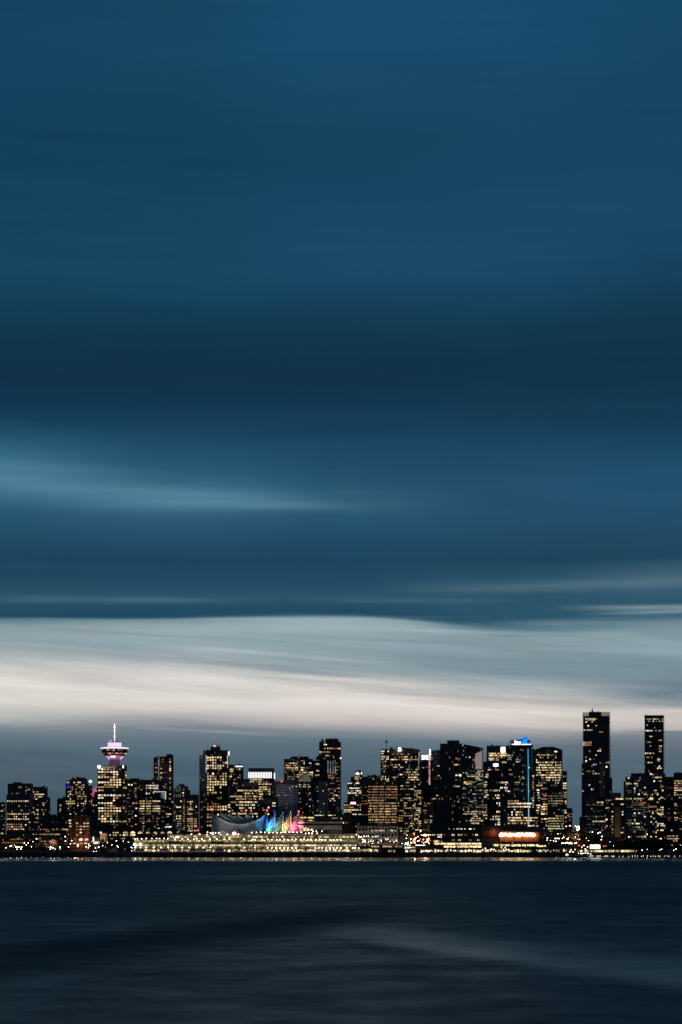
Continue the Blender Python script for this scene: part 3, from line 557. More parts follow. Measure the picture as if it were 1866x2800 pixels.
b = Bld(R2, OT, 'grey framed block with a rounded roof house and a thin aerial', 3110, f_grey)
f = b.box(1152, 1262, 1160); b.box(1195, 1348, 1128, part='roof_box', dY=6, vbot=1420); b.box(1215, 1300, 1104, part='roof_box', dY=9, vbot=1130, depth=14); b.mast(1250, 1070, 1106, .2); b.mast(1187, 1105, 1162, .25)
for u in (1160, 1186, 1212, 1238): b.plate(f, u, u + 9, 1168, 1205, PAL['G'], 'window_frame'); b.plate(f, u, u + 9, 1235, 1275, PAL['G'], 'window_frame')
b.pts(f, 1330, (1250,), 'W', 14, 20); b.win(f, 1408, 1175, 1258, '####', 18, 1, True); b.pts(f, 1463, (1245,), 'd', 20, 14); b.done()
b = Bld(R2, LB, 'pale grey low block with a white window grid in front of the brown tower', 2900, f_grey)
f = b.box(1140, 1258, 1472)
for v, p in ((1528, '..#.##'), (1562, '..W.##'), (1600, '...bbb'), (1632, '...WdW'), (1662, '..bbdb'), (1700, '..bWbW'), (1530, 'd.....')): b.win(f, v, 1150, 1252, p, 20 if v < 1590 else 9, .75)
b.done()
b = Bld(R2, OT, 'brown tower with neat columns of white windows, left neighbour of the tall dark tower', 2950, f_brown)
f = b.box(1262, 1376, 1185); g = b.box(1376, 1490, 1242, part='right_wing', dY=2); b.box(1310, 1372, 1180, vbot=1188, dY=6, depth=12, part='roof_box', mat=M_dark)
for u in (1400, 1418, 1445, 1470): b.mast(u, 1190, 1243, .2, 'roof_aerial', 6, em('red_glow', (1, .25, .2), .12, vary=False))
b.pts(f, 1217, (1280,), 'W', 26, 16); b.pts(f, 1254, (1283,), '#', 14, 22)
for k in range(15): b.pts(f, 1300 + k * 29.5, (1282, 1298), 'do'[k % 3 == 1], 11, 15)
for v, p in ((1338, '####..'), (1370, '..#...'), (1408, '#.#...'), (1437, '##W#..'), (1468, '#.....'), (1500, '####..'), (1540, '..d...'), (1568, '####.#'), (1598, '####..'), (1630, 'ooo#..'), (1662, '#oo#..'), (1695, '.#.o..'), (1725, '##WW..')): b.win(f, v, 1333, 1373 if False else 1408, p[:4] if True else p, 20, .62)
for v, p in ((1402, '.W'), (1568, '##'), (1598, '##'), (1630, 'oo'), (1662, '##'), (1725, '#o')): b.win(g, v, 1425, 1464, p, 20, .7)
b.ball(1478, 1720, .9, E_red, 'beacon', -2); b.done()
# --- tall brown tower with corner sign
b = Bld(R3, OT, 'tall brown tower with a lattice roof rig and a small orange corner sign', 3050, fac((0.10, 0.065, 0.05), floor=3.9, bay=4.0, mu=.28, sp=.4, dim=.04))
f = b.box(410, 722, 700, 320, 22); g = b.box(400, 722, 640, 370, 22, vbot=705, part='upper_block', dY=1)
for u, v0, v1 in ((433, 570, 640), (512, 515, 640)): b.mast(u, v0, v1, .28)
b.box(470, 600, 600, vbot=642, part='roof_box', dY=8, depth=12, mat=M_dark); bm = BM(); Y = b.Y + 14
for u in (540, 575, 608): tube(bm, (X(b.px(u), Y), Y, Z(b.py(642), Y)), (X(b.px(u), Y), Y, Z(b.py(567), Y)), .22, n=5)
for v in (570, 590, 612): tube(bm, (X(b.px(540), Y), Y, Z(b.py(v), Y)), (X(b.px(610), Y), Y, Z(b.py(v), Y)), .2, n=5)
tube(bm, (X(b.px(465), Y), Y, Z(b.py(640), Y)), (X(b.px(540), Y), Y, Z(b.py(598), Y)), .3, n=5); b.part('roof_lattice', bm, M_steel)
b.ball(524, 588, 1.1, em('beacon_rose', (1, .3, .28), 4, vary=False), 'beacon', 6)
for u in (413, 698): b.plate(f, u - 4, u + 5, 712, 950 if u < 500 else 880, em('strip_white', (1, .95, .9), .55), 'light_strip')
b.plate(g, 712, 722, 660, 722, em('orange_sign', (1, .42, .08), 2.2, vary=False), 'sign_panel', 1.2, 1); b.plate(g, 708, 713, 666, 716, E_white, 'sign_panel', 1.5, 1)
for v, p in ((743, '######..'), (778, 'o###.d..'), (815, '..##..d#'), (853, 'W#WWWWo.'), (886, '#d##oo..'), (960, '#.W.d.##'), (995, '##od.o##'), (1032, '##d#.d#o'), (1070, '#####o##'), (1105, '##########'[:8]), (1142, '#o#..#..'), (1178, 'o##.....'), (1215, '#d##.o..'), (1290, '....dd..'), (1365, 'd.rrd...'), (1403, 'o#oo#o##'), (1440, '###o####'), (1508, 'od..#.dd'), (1545, 'oo......'), (1600, 'or......'), (1655, 'o#......')): b.win(f, v, 418, 692, p, 26, .68)
b.done()
b = Bld(R3, OT, 'tower with a short white rooftop sign, right behind the tall brown tower', 3300, fac((0.09, 0.09, 0.10), bay=2.4, dim=.08))
f = b.box(718, 912, 840); b.plate(f, 806, 902, 858, 868, E_white); b.box(860, 978, 1030, part='side_wing', dY=-20, mat=f_grey); roofbits(b, 730, 900, 840, 2, 5)
for v, p in ((902, 'o##d.dr#d.'), (930, '.##.......'), (968, '.d.d......'), (997, '##........'), (1040, 'd..o......'), (1065, '..........'), (1085, '...#......'), (1158, '#.........'), (1010, 'rd....o...')): b.win(f, v, 720, 905, p, 20, .8)
b.done()
b = Bld(R3, OT, 'office block crowned by a band of glowing white vertical fins', 3180, f_std)
f = b.box(978, 1312, 930, 1335, 18); Y = b.Y; bm = BM(); box(bm, X(b.px(978), Y), X(b.px(1330), Y), Y + 4, Y + 26, Z(b.py(934), Y), Z(b.py(884), Y)); b.part('roof_screen', bm, fac((.30, .31, .32), (.05, .05, .055), 6, 1.2, .4, .1, 0))
for k in range(15): u = 985 + k * 21.4; b.plate(f, u - 5.5, u + 5.5, 940, 1020, em('fin_light', (1, .97, 1), 1.5, vary=False), 'light_fin')
b.plate(f, 1327, 1334, 950, 1030, E_white, 'light_fin', 1, .6)
for v, p in ((1040, '.#####o##o.......'), (1070, '.###.dd##.odod...'), (1100, '......##oW######.'), (1140, '.......#####o.d..'), (1170, '.......##d###.#..'), (1200, '......##o#.d.oo..'), (1235, '.......###..d.#.W'), (1268, '.......##........'), (1300, '.......###.......')): b.win(f, v, 975, 1312, p, 22, .78)
b.done()
b = Bld(R3, OT, 'wide dark office block with yellow floors behind the white tent sails', 2980, fac((0.07, 0.07, 0.075), floor=4.4, bay=2.0, mu=.15, sp=.4, dim=.06))
f = b.box(735, 1122, 1125, 705, 30); b.box(920, 1112, 1078, vbot=1127, part='roof_box', dY=8, depth=16, mat=M_dark); b.plate(f, 735, 1122, 1122, 1132, M_grey, 'parapet')
for v, p in ((1186, '.....#o#####o###o###'), (1226, '...d.....d###o.#..o.'), (1265, '###o#o##d.W.o##.###.'), (1300, '....oodooooddgoddo..'), (1342, 'o#oo.d#W#o##W##oo#o.'), (1380, '....W.###.ggg.##W...'), (1420, 'd.....###o..d##.W...'), (1455, '.o.....oo.d...#.....'), (1496, '.###.###g##..g##o##.'), (1535, '...o........o..#..#.'), (1590, '..........o..oo.....')): b.win(f, v, 735, 1122, p, 23, .8)
for v in (1380, 1410, 1465, 1527): b.pts(f.side, v, (712, 725), 'W', 16, 22)
b.done()
b = Bld(R3, OT, 'narrow black block squeezed against the left side of the blue-grey gridded hotel', 2920, f_black)
f = b.box(1125, 1345, 1300); g = b.box(1292, 1350, 1110, part='rear_slab', dY=30)
for v, us, c in ((1355, (1308, 1332), '#'), (1390, (1308, 1330), 'g'), (1415, (1248,), 'W'), (1447, (1190, 1180), 'o'), (1505, (1245,), 'W'), (1420, (1175,), 'd')): b.pts(f, v, us, c, 22, 22)
b.rows(g, (1150, 1200, 1240), 1295, 1345, 3, .4, 'oW', 12); b.ball(1228, 1453, .9, E_red); b.done()
b = Bld(R4, 'hotel', 'wide blue-grey hotel block with a regular grid of dark windows', 2940, fac((0.42, 0.44, 0.54), (0.01, 0.012, 0.02), 3.95, 3.4, .38, .5, 0))
f = b.box(178, 476, 1108); b.box(162, 482, 1060, vbot=1110, part='roof_block', dY=2, mat=M_dark); b.box(130, 180, 1075, part='side_wing', dY=4, mat=f_black)
for k in range(11):
    for j in range(14): b.one(f, 190 + j * 21, 1130 + k * 34.5, 14, 15, 'd') if (k * 14 + j) in (37, 66, 118) else None
for v, us, c in ((1130, (393, 445), 'W'), (1158, (358,), '#'), (1248, (332, 205, 296), 'p'), (1245, (380,), 'o'), (1333, (235,), 'o'), (1363, (312,), 'p'), (1422, (312,), 'r')): b.pts(f, v, us, c, 14, 14)
b.ball(248, 1065, .9, E_red); b.done()
# --- centre
b = Bld(R4, OT, 'broad office tower split into amber left floors and white right floors', 3250, f_std)
f = b.box(278, 668, 762); b.box(365, 614, 732, vbot=764, part='roof_box', dY=5, depth=18); b.mast(484, 690, 734, .25); b.mast(513, 695, 734, .25); b.mast(472, 702, 734, .2)
for v, p in ((790, '.........o..roo......'), (820, '.d.d####o#....W...WW.'), (850, '.o#oo.rr#d...........'), (882, 'oo#####r##..###.gGg..'), (911, '...d.#o.ood.##.o.....'), (944, '.o....r....#.##W##Www'.replace('w', 'W')), (974, '..d....d.oo####.#ggg#'), (1004, '..dooooo.o#o.........'), (1035, '..dd.ood..o..........')): b.win(f, v, 282, 690 if False else 668, p, 20, .78)
for u in range(470, 668, 25): b.plate(f, u, u + 3, 775, 960, M_grey, 'mullion_fin', .5)
b.done()
b = Bld(R4, OT, 'dark mid-height tower with a small domed roof house beside the tallest central tower', 3190, f_black)
f = b.box(668, 866, 785); Y = b.Y + 12; bm = BM(); lathe(bm, [(7.5, 0), (7, 3), (5, 6), (2, 7.6), (.1, 8)], 20); bmesh.ops.translate(bm, verts=bm.verts, vec=(X(b.px(765), Y), Y, Z(b.py(822), Y) + 6)); b.part('roof_dome', bm, M_dark)
for v, p in ((775, '....W....'), (832, '.d##.#..W'), (920, '..W#...d.'), (980, '.###.##..'), (860, '........o'), (985, '........#')): b.win(f, v, 672, 866, p, 24, .7)
b.rows(f, (1040, 1080, 1110, 1145), 672, 860, 12, .15, 'dW', 14); b.done()
b = Bld(R4, 'domed_tower', 'dark tower under a pale ribbed glass dome', 2990, f_black)
f = b.box(474, 638, 1085); Y = b.Y + 17; cx0 = X(b.px(556), Y); q2 = Y / F / 4.9
bm = BM(); lathe(bm, [(92 * q2 * math.cos(a), Z(b.py(1068), Y) + 98 * q2 * math.sin(a)) for a in [k * math.pi / 16 for k in range(9)]], 36); bmesh.ops.translate(bm, verts=bm.verts, vec=(cx0, Y, 0))
b.part('glass_dome', bm, em('dome_glass_glow', (.66, .70, .42), .16))
bm = BM()
for k in range(18):
    a = k * math.pi / 9; pr = [(92.8 * q2 * math.cos(c), Z(b.py(1068), Y) + 98.8 * q2 * math.sin(c)) for c in [j * math.pi / 12 for j in range(7)]]
    for (r0, z0), (r1, z1) in zip(pr, pr[1:]): tube(bm, (cx0 + r0 * math.cos(a), Y + r0 * math.sin(a), z0), (cx0 + r1 * math.cos(a), Y + r1 * math.sin(a), z1), .32, n=5)
b.part('dome_ribs', bm, M_grey); b.box(466, 646, 1066, vbot=1090, part='cornice', dY=-1, mat=M_dark)
for v, p in ((1108, '#o.##.#.'), (1135, '##.#W.o#'), (1165, '.d....d.'), (1222, '#....r.#'), (1250, '......r.'), (1308, '.......W'), (1340, 'Rp......'), (1367, '.....o..'), (1398, '.......W'), (1428, '.R......')): b.win(f, v, 478, 634, p, 17, .7)
b.done()
b = Bld(R4, AT, 'tallest central black tower with a square roof block and notched left fin', 3130, f_black)
f = b.box(750, 1042, 530); b.box(836, 1010, 492, vbot=532, part='roof_box', dY=4, depth=22); Y = b.Y + 6; bm = BM()
prism(bm, [(X(b.px(782), Y), Y), (X(b.px(818), Y), Y), (X(b.px(818), Y), Y + 8), (X(b.px(782), Y), Y + 8)], Z(b.py(532), Y), [Z(b.py(484), Y), Z(b.py(518), Y), Z(b.py(518), Y), Z(b.py(484), Y)]); b.part('roof_fin', bm, M_dark)
for k in range(36): b.box(1036, 1050, 560 + k * 24, vbot=566 + k * 24, part='balcony', dY=2, depth=8, mat=M_grey)
for v, p in ((571, '...#W.........'), (622, '...#.#o#rrrr#W'), (670, '##o#o#o.......'), (693, '..............'), (717, '....##o.......'), (742, '.........o....')): b.win(f, v, 752, 1040, p, 20, .8)
for v, p in ((820, 'd.'), (868, 'rr'), (913, 'o.'), (1020, 'rd'), (1060, 'rr'), (1155, 'ro'), (1205, '.d'), (1252, '#r'), (1285, '.o'), (960, 'd.'), (1110, '.d')): b.win(f, v, 972, 1032, p, 20, .8)
b.ball(1040, 752, 1.3, em('balcony_lamp', (1, .95, .9), 1.5, vary=False), 'balcony_lamp', -2); b.done()
b = Bld(R4, AT, 'shorter tower with four pale vertical light strips, in front of the tallest central tower', 3060, f_res)
f = b.box(858, 972, 800)
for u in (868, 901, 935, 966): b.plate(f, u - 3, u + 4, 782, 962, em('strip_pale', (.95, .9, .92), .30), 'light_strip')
b.rows(f, range(985, 1500, 26), 870, 970, 7, .28, 'WWopr', 15, .6); b.done()
b = Bld(R4, AT, 'grey concrete apartment slab with small dark square windows in the centre', 2990, fac((0.36, 0.33, 0.32), (0.01, 0.01, 0.012), 4.1, 4.3, .5, .5, 0))
f = b.box(742, 872, 1065); b.pts(f, 1190, (802,), '#', 12, 16); b.pts(f, 1362, (812,), 'W', 10, 14); b.pts(f, 1105, (848,), 'p', 12, 20); b.pts(f, 1470, (770,), 'o', 12, 16); b.done()
b = Bld(R4, AT, 'dim greenish glass tower between the domed tower and the grey slab', 3010, f_glass)
f = b.box(638, 742, 1100); b.rows(f, range(1130, 1500, 33), 642, 738, 7, .22, 'WGdG', 14, .5); b.done()
b = Bld(R4, AT, 'tan lit side block at the foot of the tallest central tower', 3000, fac((0.30, 0.24, 0.15), bay=3, mu=.5, sp=.5))
f = b.box(968, 1008, 1310); b.box(1008, 1060, 1438, part='side_wing', dY=6, mat=f_black); b.rows(f, (1330, 1380, 1420), 970, 1006, 3, .3, 'do', 14); b.done()
b = Bld(R4, 'convention_hall', 'low terraced hall with white horizontal bands right of the coloured sails', 2760, f_black)
f = b.box(470, 1056, 1520); b.box(640, 980, 1502, part='roof_box', dY=14, vbot=1522, depth=20)
for v0, v1 in ((1606, 1626), (1656, 1672)): b.plate(f, 470, 1056, v0, v1, M_white, 'white_band', 1.2, 1.5)
b.plate(f, 640, 1056, 1680, 1705, M_white, 'white_band', 1.0, 1.3); b.plate(f, 860, 1056, 1705, 1768, M_grey, 'grey_wall', .8, 1)
b.win(f, 1518, 690, 970, '##W###W###....WWWW.WW#', 10, .9); b.win(f, 1550, 482, 682, 'o#####.#####', 22, .85); b.win(f, 1557, 920, 1000, 'ooo.o', 18); b.win(f, 1588, 482, 690, 'd#o..d##od', 18); b.win(f, 1562, 1020, 1056, '.#', 16)
b.win(f, 1668, 640, 900, '##rRo###.....#....', 9, .7); b.win(f, 1690, 486, 620, '##o#o##o#', 34, .8); b.win(f, 1722, 490, 640, '#o##o#o#o', 22, .8); b.win(f, 1800, 650, 1050, 'W#WW.WW#WW#WW.WW#W#W.W', 34, .5); b.done()
b = Bld(R4, LB, 'plain dark brick block between the terraced hall and the leaf-topped tower', 2830, plain('dark_brick', (0.16, 0.07, 0.04), .85))
f = b.box(1056, 1182, 1505); b.pts(f, 1617, (1076,), 'W', 12, 22); b.pts(f, 1620, (1120,), 'r', 24, 20); b.done()
# --- leaf tower and its neighbours
b = Bld(R5, OT, 'stepped tower with a rounded top showing a white leaf sign', 3080, f_std)
f = b.box(50, 332, 1064); b.box(95, 332, 1000, vbot=1066, part='upper_block', dY=2); g = b.box(155, 252, 930, vbot=1002, part='crown_block', dY=3, depth=22); b.box(172, 235, 916, vbot=932, part='crown_cap', dY=5, depth=18)
Y = b.Y + 2; q3 = Y / F / 4.9; lf = [(-24, -16), (24, -16), (20, 0), (13, -2), (12, 8), (5, 6), (0, 20), (-5, 6), (-12, 8), (-13, -2), (-20, 0)]; bm = BM()
vs = [bm.verts.new((X(b.px(186), Y) + x * q3, Y, Z(b.py(953), Y) + z * q3)) for x, z in lf]; fc_ = bm.faces.new(vs); r_ = bmesh.ops.extrude_face_region(bm, geom=[fc_]); bmesh.ops.translate(bm, verts=[e for e in r_['geom'] if isinstance(e, bmesh.types.BMVert)], vec=(0, .6, 0)); b.part('leaf_sign', bm, E_white)
b.plate(g, 236, 244, 940, 970, E_white); b.ball(180, 1018, 3.6, PAL['o'], 'round_window', 1)
for v, p in ((1055, '......#.....'), (1088, 'W##..#WW.o.o'), (1155, '.#WWWWWW..d.'), (1190, 'W.#W.#WW#..d'), (1220, 'WW#WWW.##.d.'), (1250, '.....##.....'), (1020, '.....o..#...')): b.win(f, v, 54, 300, p, 20, .72)
b.rows(f, range(1290, 1640, 31), 195, 240, 4, .45, '#W', 18, .6); b.done()
b = Bld(R5, LB, 'low dark block with a pink-white roof sign and one bright yellow floor', 3020, f_black)
f = b.box(5, 238, 1346); b.plate(f, 95, 162, 1342, 1368, em('pink_sign', (1, .62, .68), 3, vary=False)); b.plate(f, 97, 160, 1341, 1347, E_red)
for v, p in ((1380, '#o#o#....d.#.#'), (1410, 'ddddoooo.....o'), (1446, '########W###.W'), (1470, 'gggggg........'), (1505, '.......WbWb.WW')): b.win(f, v, 8, 232, p, 22 if v == 1446 else 13, .85)
b.done()
b = Bld(R5, OT, 'dark block with a faceted roof behind the leaf tower', 3300, f_blue)
f = b.box(290, 520, 1000); b.box(320, 495, 985, vbot=1002, part='roof_block', dY=4, vtop2=985); b.box(385, 465, 972, vbot=988, part='roof_cap', dY=6, depth=14); b.mast(324, 940, 1002, .3); b.pts(f, 1032, (400,), 'W', 12, 12); b.pts(f, 1085, (345,), '#', 12, 14); b.rows(f, (1012,), 320, 480, 9, .4, 'G', 10); b.done()
b = Bld(R5, OT, 'bulky brown gridded office block with nearly every amber window lit', 2940, fac((0.09, 0.065, 0.045), floor=4.15, bay=2.0, mu=.2, sp=.45, dim=.1))
f = b.box(328, 724, 1056, 236, 30); rr = random.Random(4)
for k, v in enumerate((1133, 1169, 1206, 1244, 1282, 1319, 1355, 1393, 1430, 1467, 1504, 1541, 1578, 1612)):
    for j, (a, c) in enumerate(((332, 372), (382, 458), (468, 545), (556, 632), (642, 720))):
        if (k == 5 and j > 2) or (k == 12 and j == 1 and 0): continue
        n = 3 if j == 0 else 5; pool = 'oooo#o' if 4 < k < 13 else 'orodro'
        p = ''.join(rr.choice(pool) if rr.random() < .93 else '.' for _ in range(n)); b.win(f, v, a, c, p, 19, .86)
for u in (377, 463, 551, 637): b.plate(f, u - 3, u + 3, 1100, 1640, M_dark, 'pilaster', .6)
b.rows(f.side, range(1140, 1620, 37), 240, 325, 6, .15, 'dr', 14); b.done()
b = Bld(R5, OT, 'tall glass tower with a curved grey crown, white square sign and roof mast', 3150, f_glass)
f = b.box(495, 610, 632, part='left_wall', mat=f_brown, depth=26); g = b.box(605, 1015, 690, dY=-2); s_ = b.box(1015, 1042, 640, part='right_fin', dY=2, mat=f_grey)
Y = b.Y - 2; bm = BM(); pts_ = []
for k in range(13): u = 605 + 410 * k / 12; pts_.append((X(b.px(u), Y), Y - 6 * math.sin(math.pi * k / 12)))
pts_ += [(X(b.px(1015), Y), Y + 24), (X(b.px(605), Y), Y + 24)]
prism(bm, pts_, Z(b.py(690), Y), Z(b.py(632), Y)); b.part('crown_band', bm, plain('crown_grey', (.34, .32, .31), .6))
b.box(710, 950, 606, vbot=634, part='roof_box', dY=6, depth=14, mat=M_dark, vtop2=622); b.box(620, 660, 612, vbot=634, part='roof_box', dY=4, depth=10, mat=M_dark)
b.mast(574, 515, 634, .45); b.mast(685, 535, 634, .18)
bm = BM(); Y2 = b.Y + 12
for u, v in ((560, 540), (588, 540), (574, 520), (564, 522), (584, 522)): bmesh.ops.create_icosphere(bm, subdivisions=1, radius=1.1, matrix=Matrix.Translation((X(b.px(u), Y2), Y2, Z(b.py(v), Y2))))
tube(bm, (X(b.px(556), Y2), Y2, Z(b.py(541), Y2)), (X(b.px(592), Y2), Y2, Z(b.py(541), Y2)), .3); b.part('mast_dishes', bm, M_steel)
gf = Face((X(b.px(605), b.Y - 9), b.Y - 9), (1, 0), 200); b.plate(gf, 733, 770, 612, 656, em('square_sign', (1, .98, .97), 4, vary=False)); bm = BM()
for u, v in ((748, 628), (748, 642), (758, 628)): box(bm, X(b.px(u), b.Y - 9) - .5, X(b.px(u), b.Y - 9) + .5, b.Y - 9.6, b.Y - 9.4, Z(b.py(v), b.Y) - .5, Z(b.py(v), b.Y) + .5)
b.part('sign_marks', bm, PAL['o'])
for v, p in ((660, '#W#..W'), (690, 'bb....'), (733, '###o#W'), (762, 'b#o.##'), (798, '.#.#..'), (835, '..o...'), (862, '..##.o'), (898, 'rr.o..'), (930, '..o...'), (1000, 'o#.#..'), (1032, '#d.#.#'), (1056, '....##')): b.win(f, v, 498, 608, p, 24, .7)
for v, p in ((700, '..rr.do.oor..ro.......'), (735, '....d..odo.##o..o..o..'), (770, '.#####.#.###########W#'), (806, '.d..........W.........'), (842, '.#o.o#.W..............'), (872, '...o##..##d...........'), (905, '.......o....d#o.o..oW.'), (940, '..........dd.###.###o.'), (972, '.......o##d.d.####.###'), (1010, '..d##.....d...#####W#.'), (1042, '....d........#o####.##')): b.win(g, v, 608, 1040 if False else 1014, p, 20, .8)
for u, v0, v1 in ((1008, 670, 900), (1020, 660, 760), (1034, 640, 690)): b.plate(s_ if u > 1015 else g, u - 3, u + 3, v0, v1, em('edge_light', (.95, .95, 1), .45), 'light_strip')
h_ = b.box(945, 1042, 1060, part='lower_block', dY=-30)
b.rows(h_, range(1075, 1720, 29), 948, 1040, 8, .5, 'W###og', 19, .68); b.done()
b = Bld(R5, OT, 'dark block with patchy yellow floors below the tower with the white square sign', 3000, f_black)
f = b.box(725, 944, 1052)
for v, p in ((1080, '......ggG...'), (1124, '..##..dGG...'), (1166, '..oooo.o####'), (1240, '.d....ooo...'), (1290, '....ogoo##..')): b.win(f, v, 728, 942, p, 18, .8)
b.rows(f, range(1320, 1780, 34), 730, 800, 5, .5, 'ggoor', 20, .85, True); b.rows(f, range(1320, 1780, 34), 806, 942, 8, .4, 'gogrd', 18, .75); b.done()
b = Bld(R5, OT, 'narrow dark tower with a glowing white top, a spire and a pink vertical strip', 3350, f_black)
f = b.box(1040, 1182, 775); b.plate(f, 1042, 1130, 714, 768, em('top_glow', (1, .95, .86), 1.6), 'lit_crown', 0, 6); b.plate(f, 1125, 1172, 700, 778, em('top_glow_soft', (1, .9, .78), .7), 'lit_crown', .5, 5); b.plate(f, 1151, 1164, 630, 710, em('spire_light', (1, .98, 1), 2.4, vary=False), 'light_spire', 1, 1)
b.plate(f, 1142, 1162, 782, 1108, em('pink_strip', (1, .55, .48), .42), 'light_strip'); b.pts(f, 880, (1075, 1060), 'p', 16, 14); b.rows(f, (930, 1000, 1060), 1050, 1130, 6, .15, 'dr', 14); b.done()
b = Bld(R5, LB, 'brownish older block behind the red street lights', 2900, fac((0.15, 0.10, 0.075), bay=3, mu=.5, sp=.5))
f = b.box(1062, 1195, 1330); b.rows(f, (1360, 1390, 1420, 1455, 1500, 1530, 1555, 1585, 1612), 1066, 1190, 8, .3, 'Wo#d', 15, .5); b.box(1180, 1290, 1345, part='rear_wing', dY=30, mat=f_black); b.done()
b = Bld(R5, 'terminal_building', 'low white-framed gridded block on the waterfront below the amber gridded block', 2745, fac((0.42, 0.42, 0.44), (0.01, 0.012, 0.018), 8.5, 4.6, .3, .45, 0))
f = b.box(176, 730, 1665); b.plate(f, 176, 730, 1660, 1672, M_grey, 'parapet'); b.plate(f, 176, 730, 1742, 1752, M_grey, 'floor_band')
b.win(f, 1722, 300, 720, '.d.p#.bWWWWWW..d.WW.b.', 20, .66); b.win(f, 1800, 190, 480, 'W..W.#W...bWb', 24, .6); b.win(f, 1852, 180, 726, '.W#.#o.W##.o..#W..#o..#.#W', 28, .5); b.done()
# --- big dark tower and the signs
b = Bld(R6, OT, 'massive black tower with a sloping right wing and a lit pinkish screen', 3040, f_glass)
f = b.box(215, 530, 640, 102, 25); b.box(215, 480, 556, vbot=642, part='upper_block', dY=3); b.box(313, 474, 518, vbot=558, part='roof_box', dY=7, depth=18, mat=M_dark); b.box(305, 480, 516, vbot=524, part='roof_cap', dY=6, depth=20, mat=M_steel)
g = b.box(480, 792, 552, part='sloping_wing', dY=5, vtop2=614); b.box(215, 392, 640, vbot=1600, part='front_bay', dY=-3, depth=4)
Y = b.Y + 4; bm = BM(); prism(bm, [(X(b.px(690), Y), Y), (X(b.px(780), Y), Y), (X(b.px(780), Y), Y + .8), (X(b.px(690), Y), Y + .8)], Z(b.py(1002), Y), [Z(b.py(692), Y), Z(b.py(650), Y), Z(b.py(650), Y), Z(b.py(692), Y)])
m_, t_, bs_ = newmat('pink_screen'); tc_ = t_.new('ShaderNodeTexCoord').outputs['Object']; br = t_.new('ShaderNodeTexBrick'); mp = t_.new('ShaderNodeMapping'); mp.inputs['Rotation'].default_value = (math.pi / 2, 0, 0); t_.put(mp.inputs['Vector'], tc_); t_.put(br.inputs['Vector'], mp.outputs[0]); br.inputs['Scale'].default_value = .55; br.inputs['Color1'].default_value = (.50, .36, .33, 1); br.inputs['Color2'].default_value = (.36, .25, .23, 1); br.inputs['Mortar'].default_value = (.14, .10, .10, 1)
t_.put(bs_.inputs['Emission Color'], br.outputs[0]); bs_.inputs['Emission Strength'].default_value = .62; m_.cycles.emission_sampling = 'NONE'; b.part('lit_screen', bm, m_)
for v, p in ((750, '..p....'), (770, '..p.p..'), (805, '.#..#..'), (840, '.###W#.'), (868, '..#o...'), (1070, '.oo##o.'), (1155, '.rrp...'), (1215, '..oo...'), (1360, '.##.#..'), (1390, '....#..'), (1440, '.#.....'), (1470, '....#..'), (1500, '.#.....'), (1580, '...r.p.')): b.win(f, v, 218, 390, p, 22, .85)
for v, p in ((758, '.oo#.'), (775, '..d#.'), (840, 'o#oo.'), (980, '.###.'), (1045, '.r.#.'), (1130, 'd####'), (1335, '..b..'), (1415, '...b.'), (1605, '...W.')): b.win(f, v, 392, 528, p, 20, .8)
b.ball(487, 982, 1.4, em('floor_lamp', (1, .95, .9), 3, vary=False), 'bright_window', -1)
for v, p in ((578, 'b...........'), (610, '.d..........'), (710, 'b...........'), (740, '..b.W.......'), (775, '......oo#o..'), (805, '.......o....'), (830, '.........#..')): b.win(g, v, 510, 790, p, 18, .6)
b.rows(f.side, range(680, 1300, 44), 108, 212, 6, .12, 'dWr', 12, .4); b.done()
b = Bld(R6, OT, 'dark office block with dim greenish floors under the pink screen', 2985, f_glass)
f = b.box(515, 792, 900); Y = b.Y
b.rows(f, range(925, 1100, 24), 520, 790, 18, .55, 'ggGGW', 15, .7); b.rows(f, range(1108, 1420, 25), 520, 790, 18, .35, 'GGdGg', 14, .7); b.rows(f, (1440, 1470, 1500, 1530), 520, 790, 16, .25, 'Wgd', 16, .6)
b.pts(f, 1080, (555, 572), 'o', 34, 24); b.plate(f, 540, 592, 1068, 1092, em('yellow_logo', (1, .62, .05), .7), 'logo_panel'); b.pts(f, 1102, (575, 598), 'W', 22, 10); b.pts(f, 1285, (683,), 'b', 18, 14); b.pts(f, 1318, (683,), 'b', 36, 12)
for v, p in ((1560, '......o##.##.#..'), (1590, '..g..g##########'), (1625, '......gWWg###...')): b.win(f, v, 530, 790, p, 20, .9)
b.done()
b = Bld(R6, OT, 'grey office tower with a white rounded-square sign left of the blue lantern', 3200, plain('tower_grey', (.17, .165, .16), .7))
f = b.box(840, 1180, 585); b.plate(f, 1032, 1087, 604, 672, em('white_square', (1, .99, .98), 4, vary=False)); roofbits(b, 900, 1140, 585, 3, 10); b.mast(1122, 535, 586, .3)
b.plate(f, 862, 1120, 674, 1100, f_black, 'window_field', .06, .3)
for v, p in ((690, 'o####d#######'), (715, '#W#o##o######'), (755, '####.#.......'), (775, 'o##oo##......'), (738, 'd..d..#.#.d..'), (808, '.....#d.####.'), (795, '..........d..')): b.win(f, v, 866, 1124, p, 20, .86)
b.rows(f, range(840, 1090, 30), 866, 1120, 12, .2, 'ord', 15); b.done()
b = Bld(R6, OT, 'dark block with a small blue-white sign near its flat top', 3070, f_black)
f = b.box(795, 1042, 800); b.plate(f, 930, 996, 826, 862, em('blue_white_sign', (.72, .86, 1), 3, vary=False)); b.plate(f, 918, 930, 832, 856, EB); b.plate(f, 1022, 1040, 835, 975, M_grey, 'grey_strip')
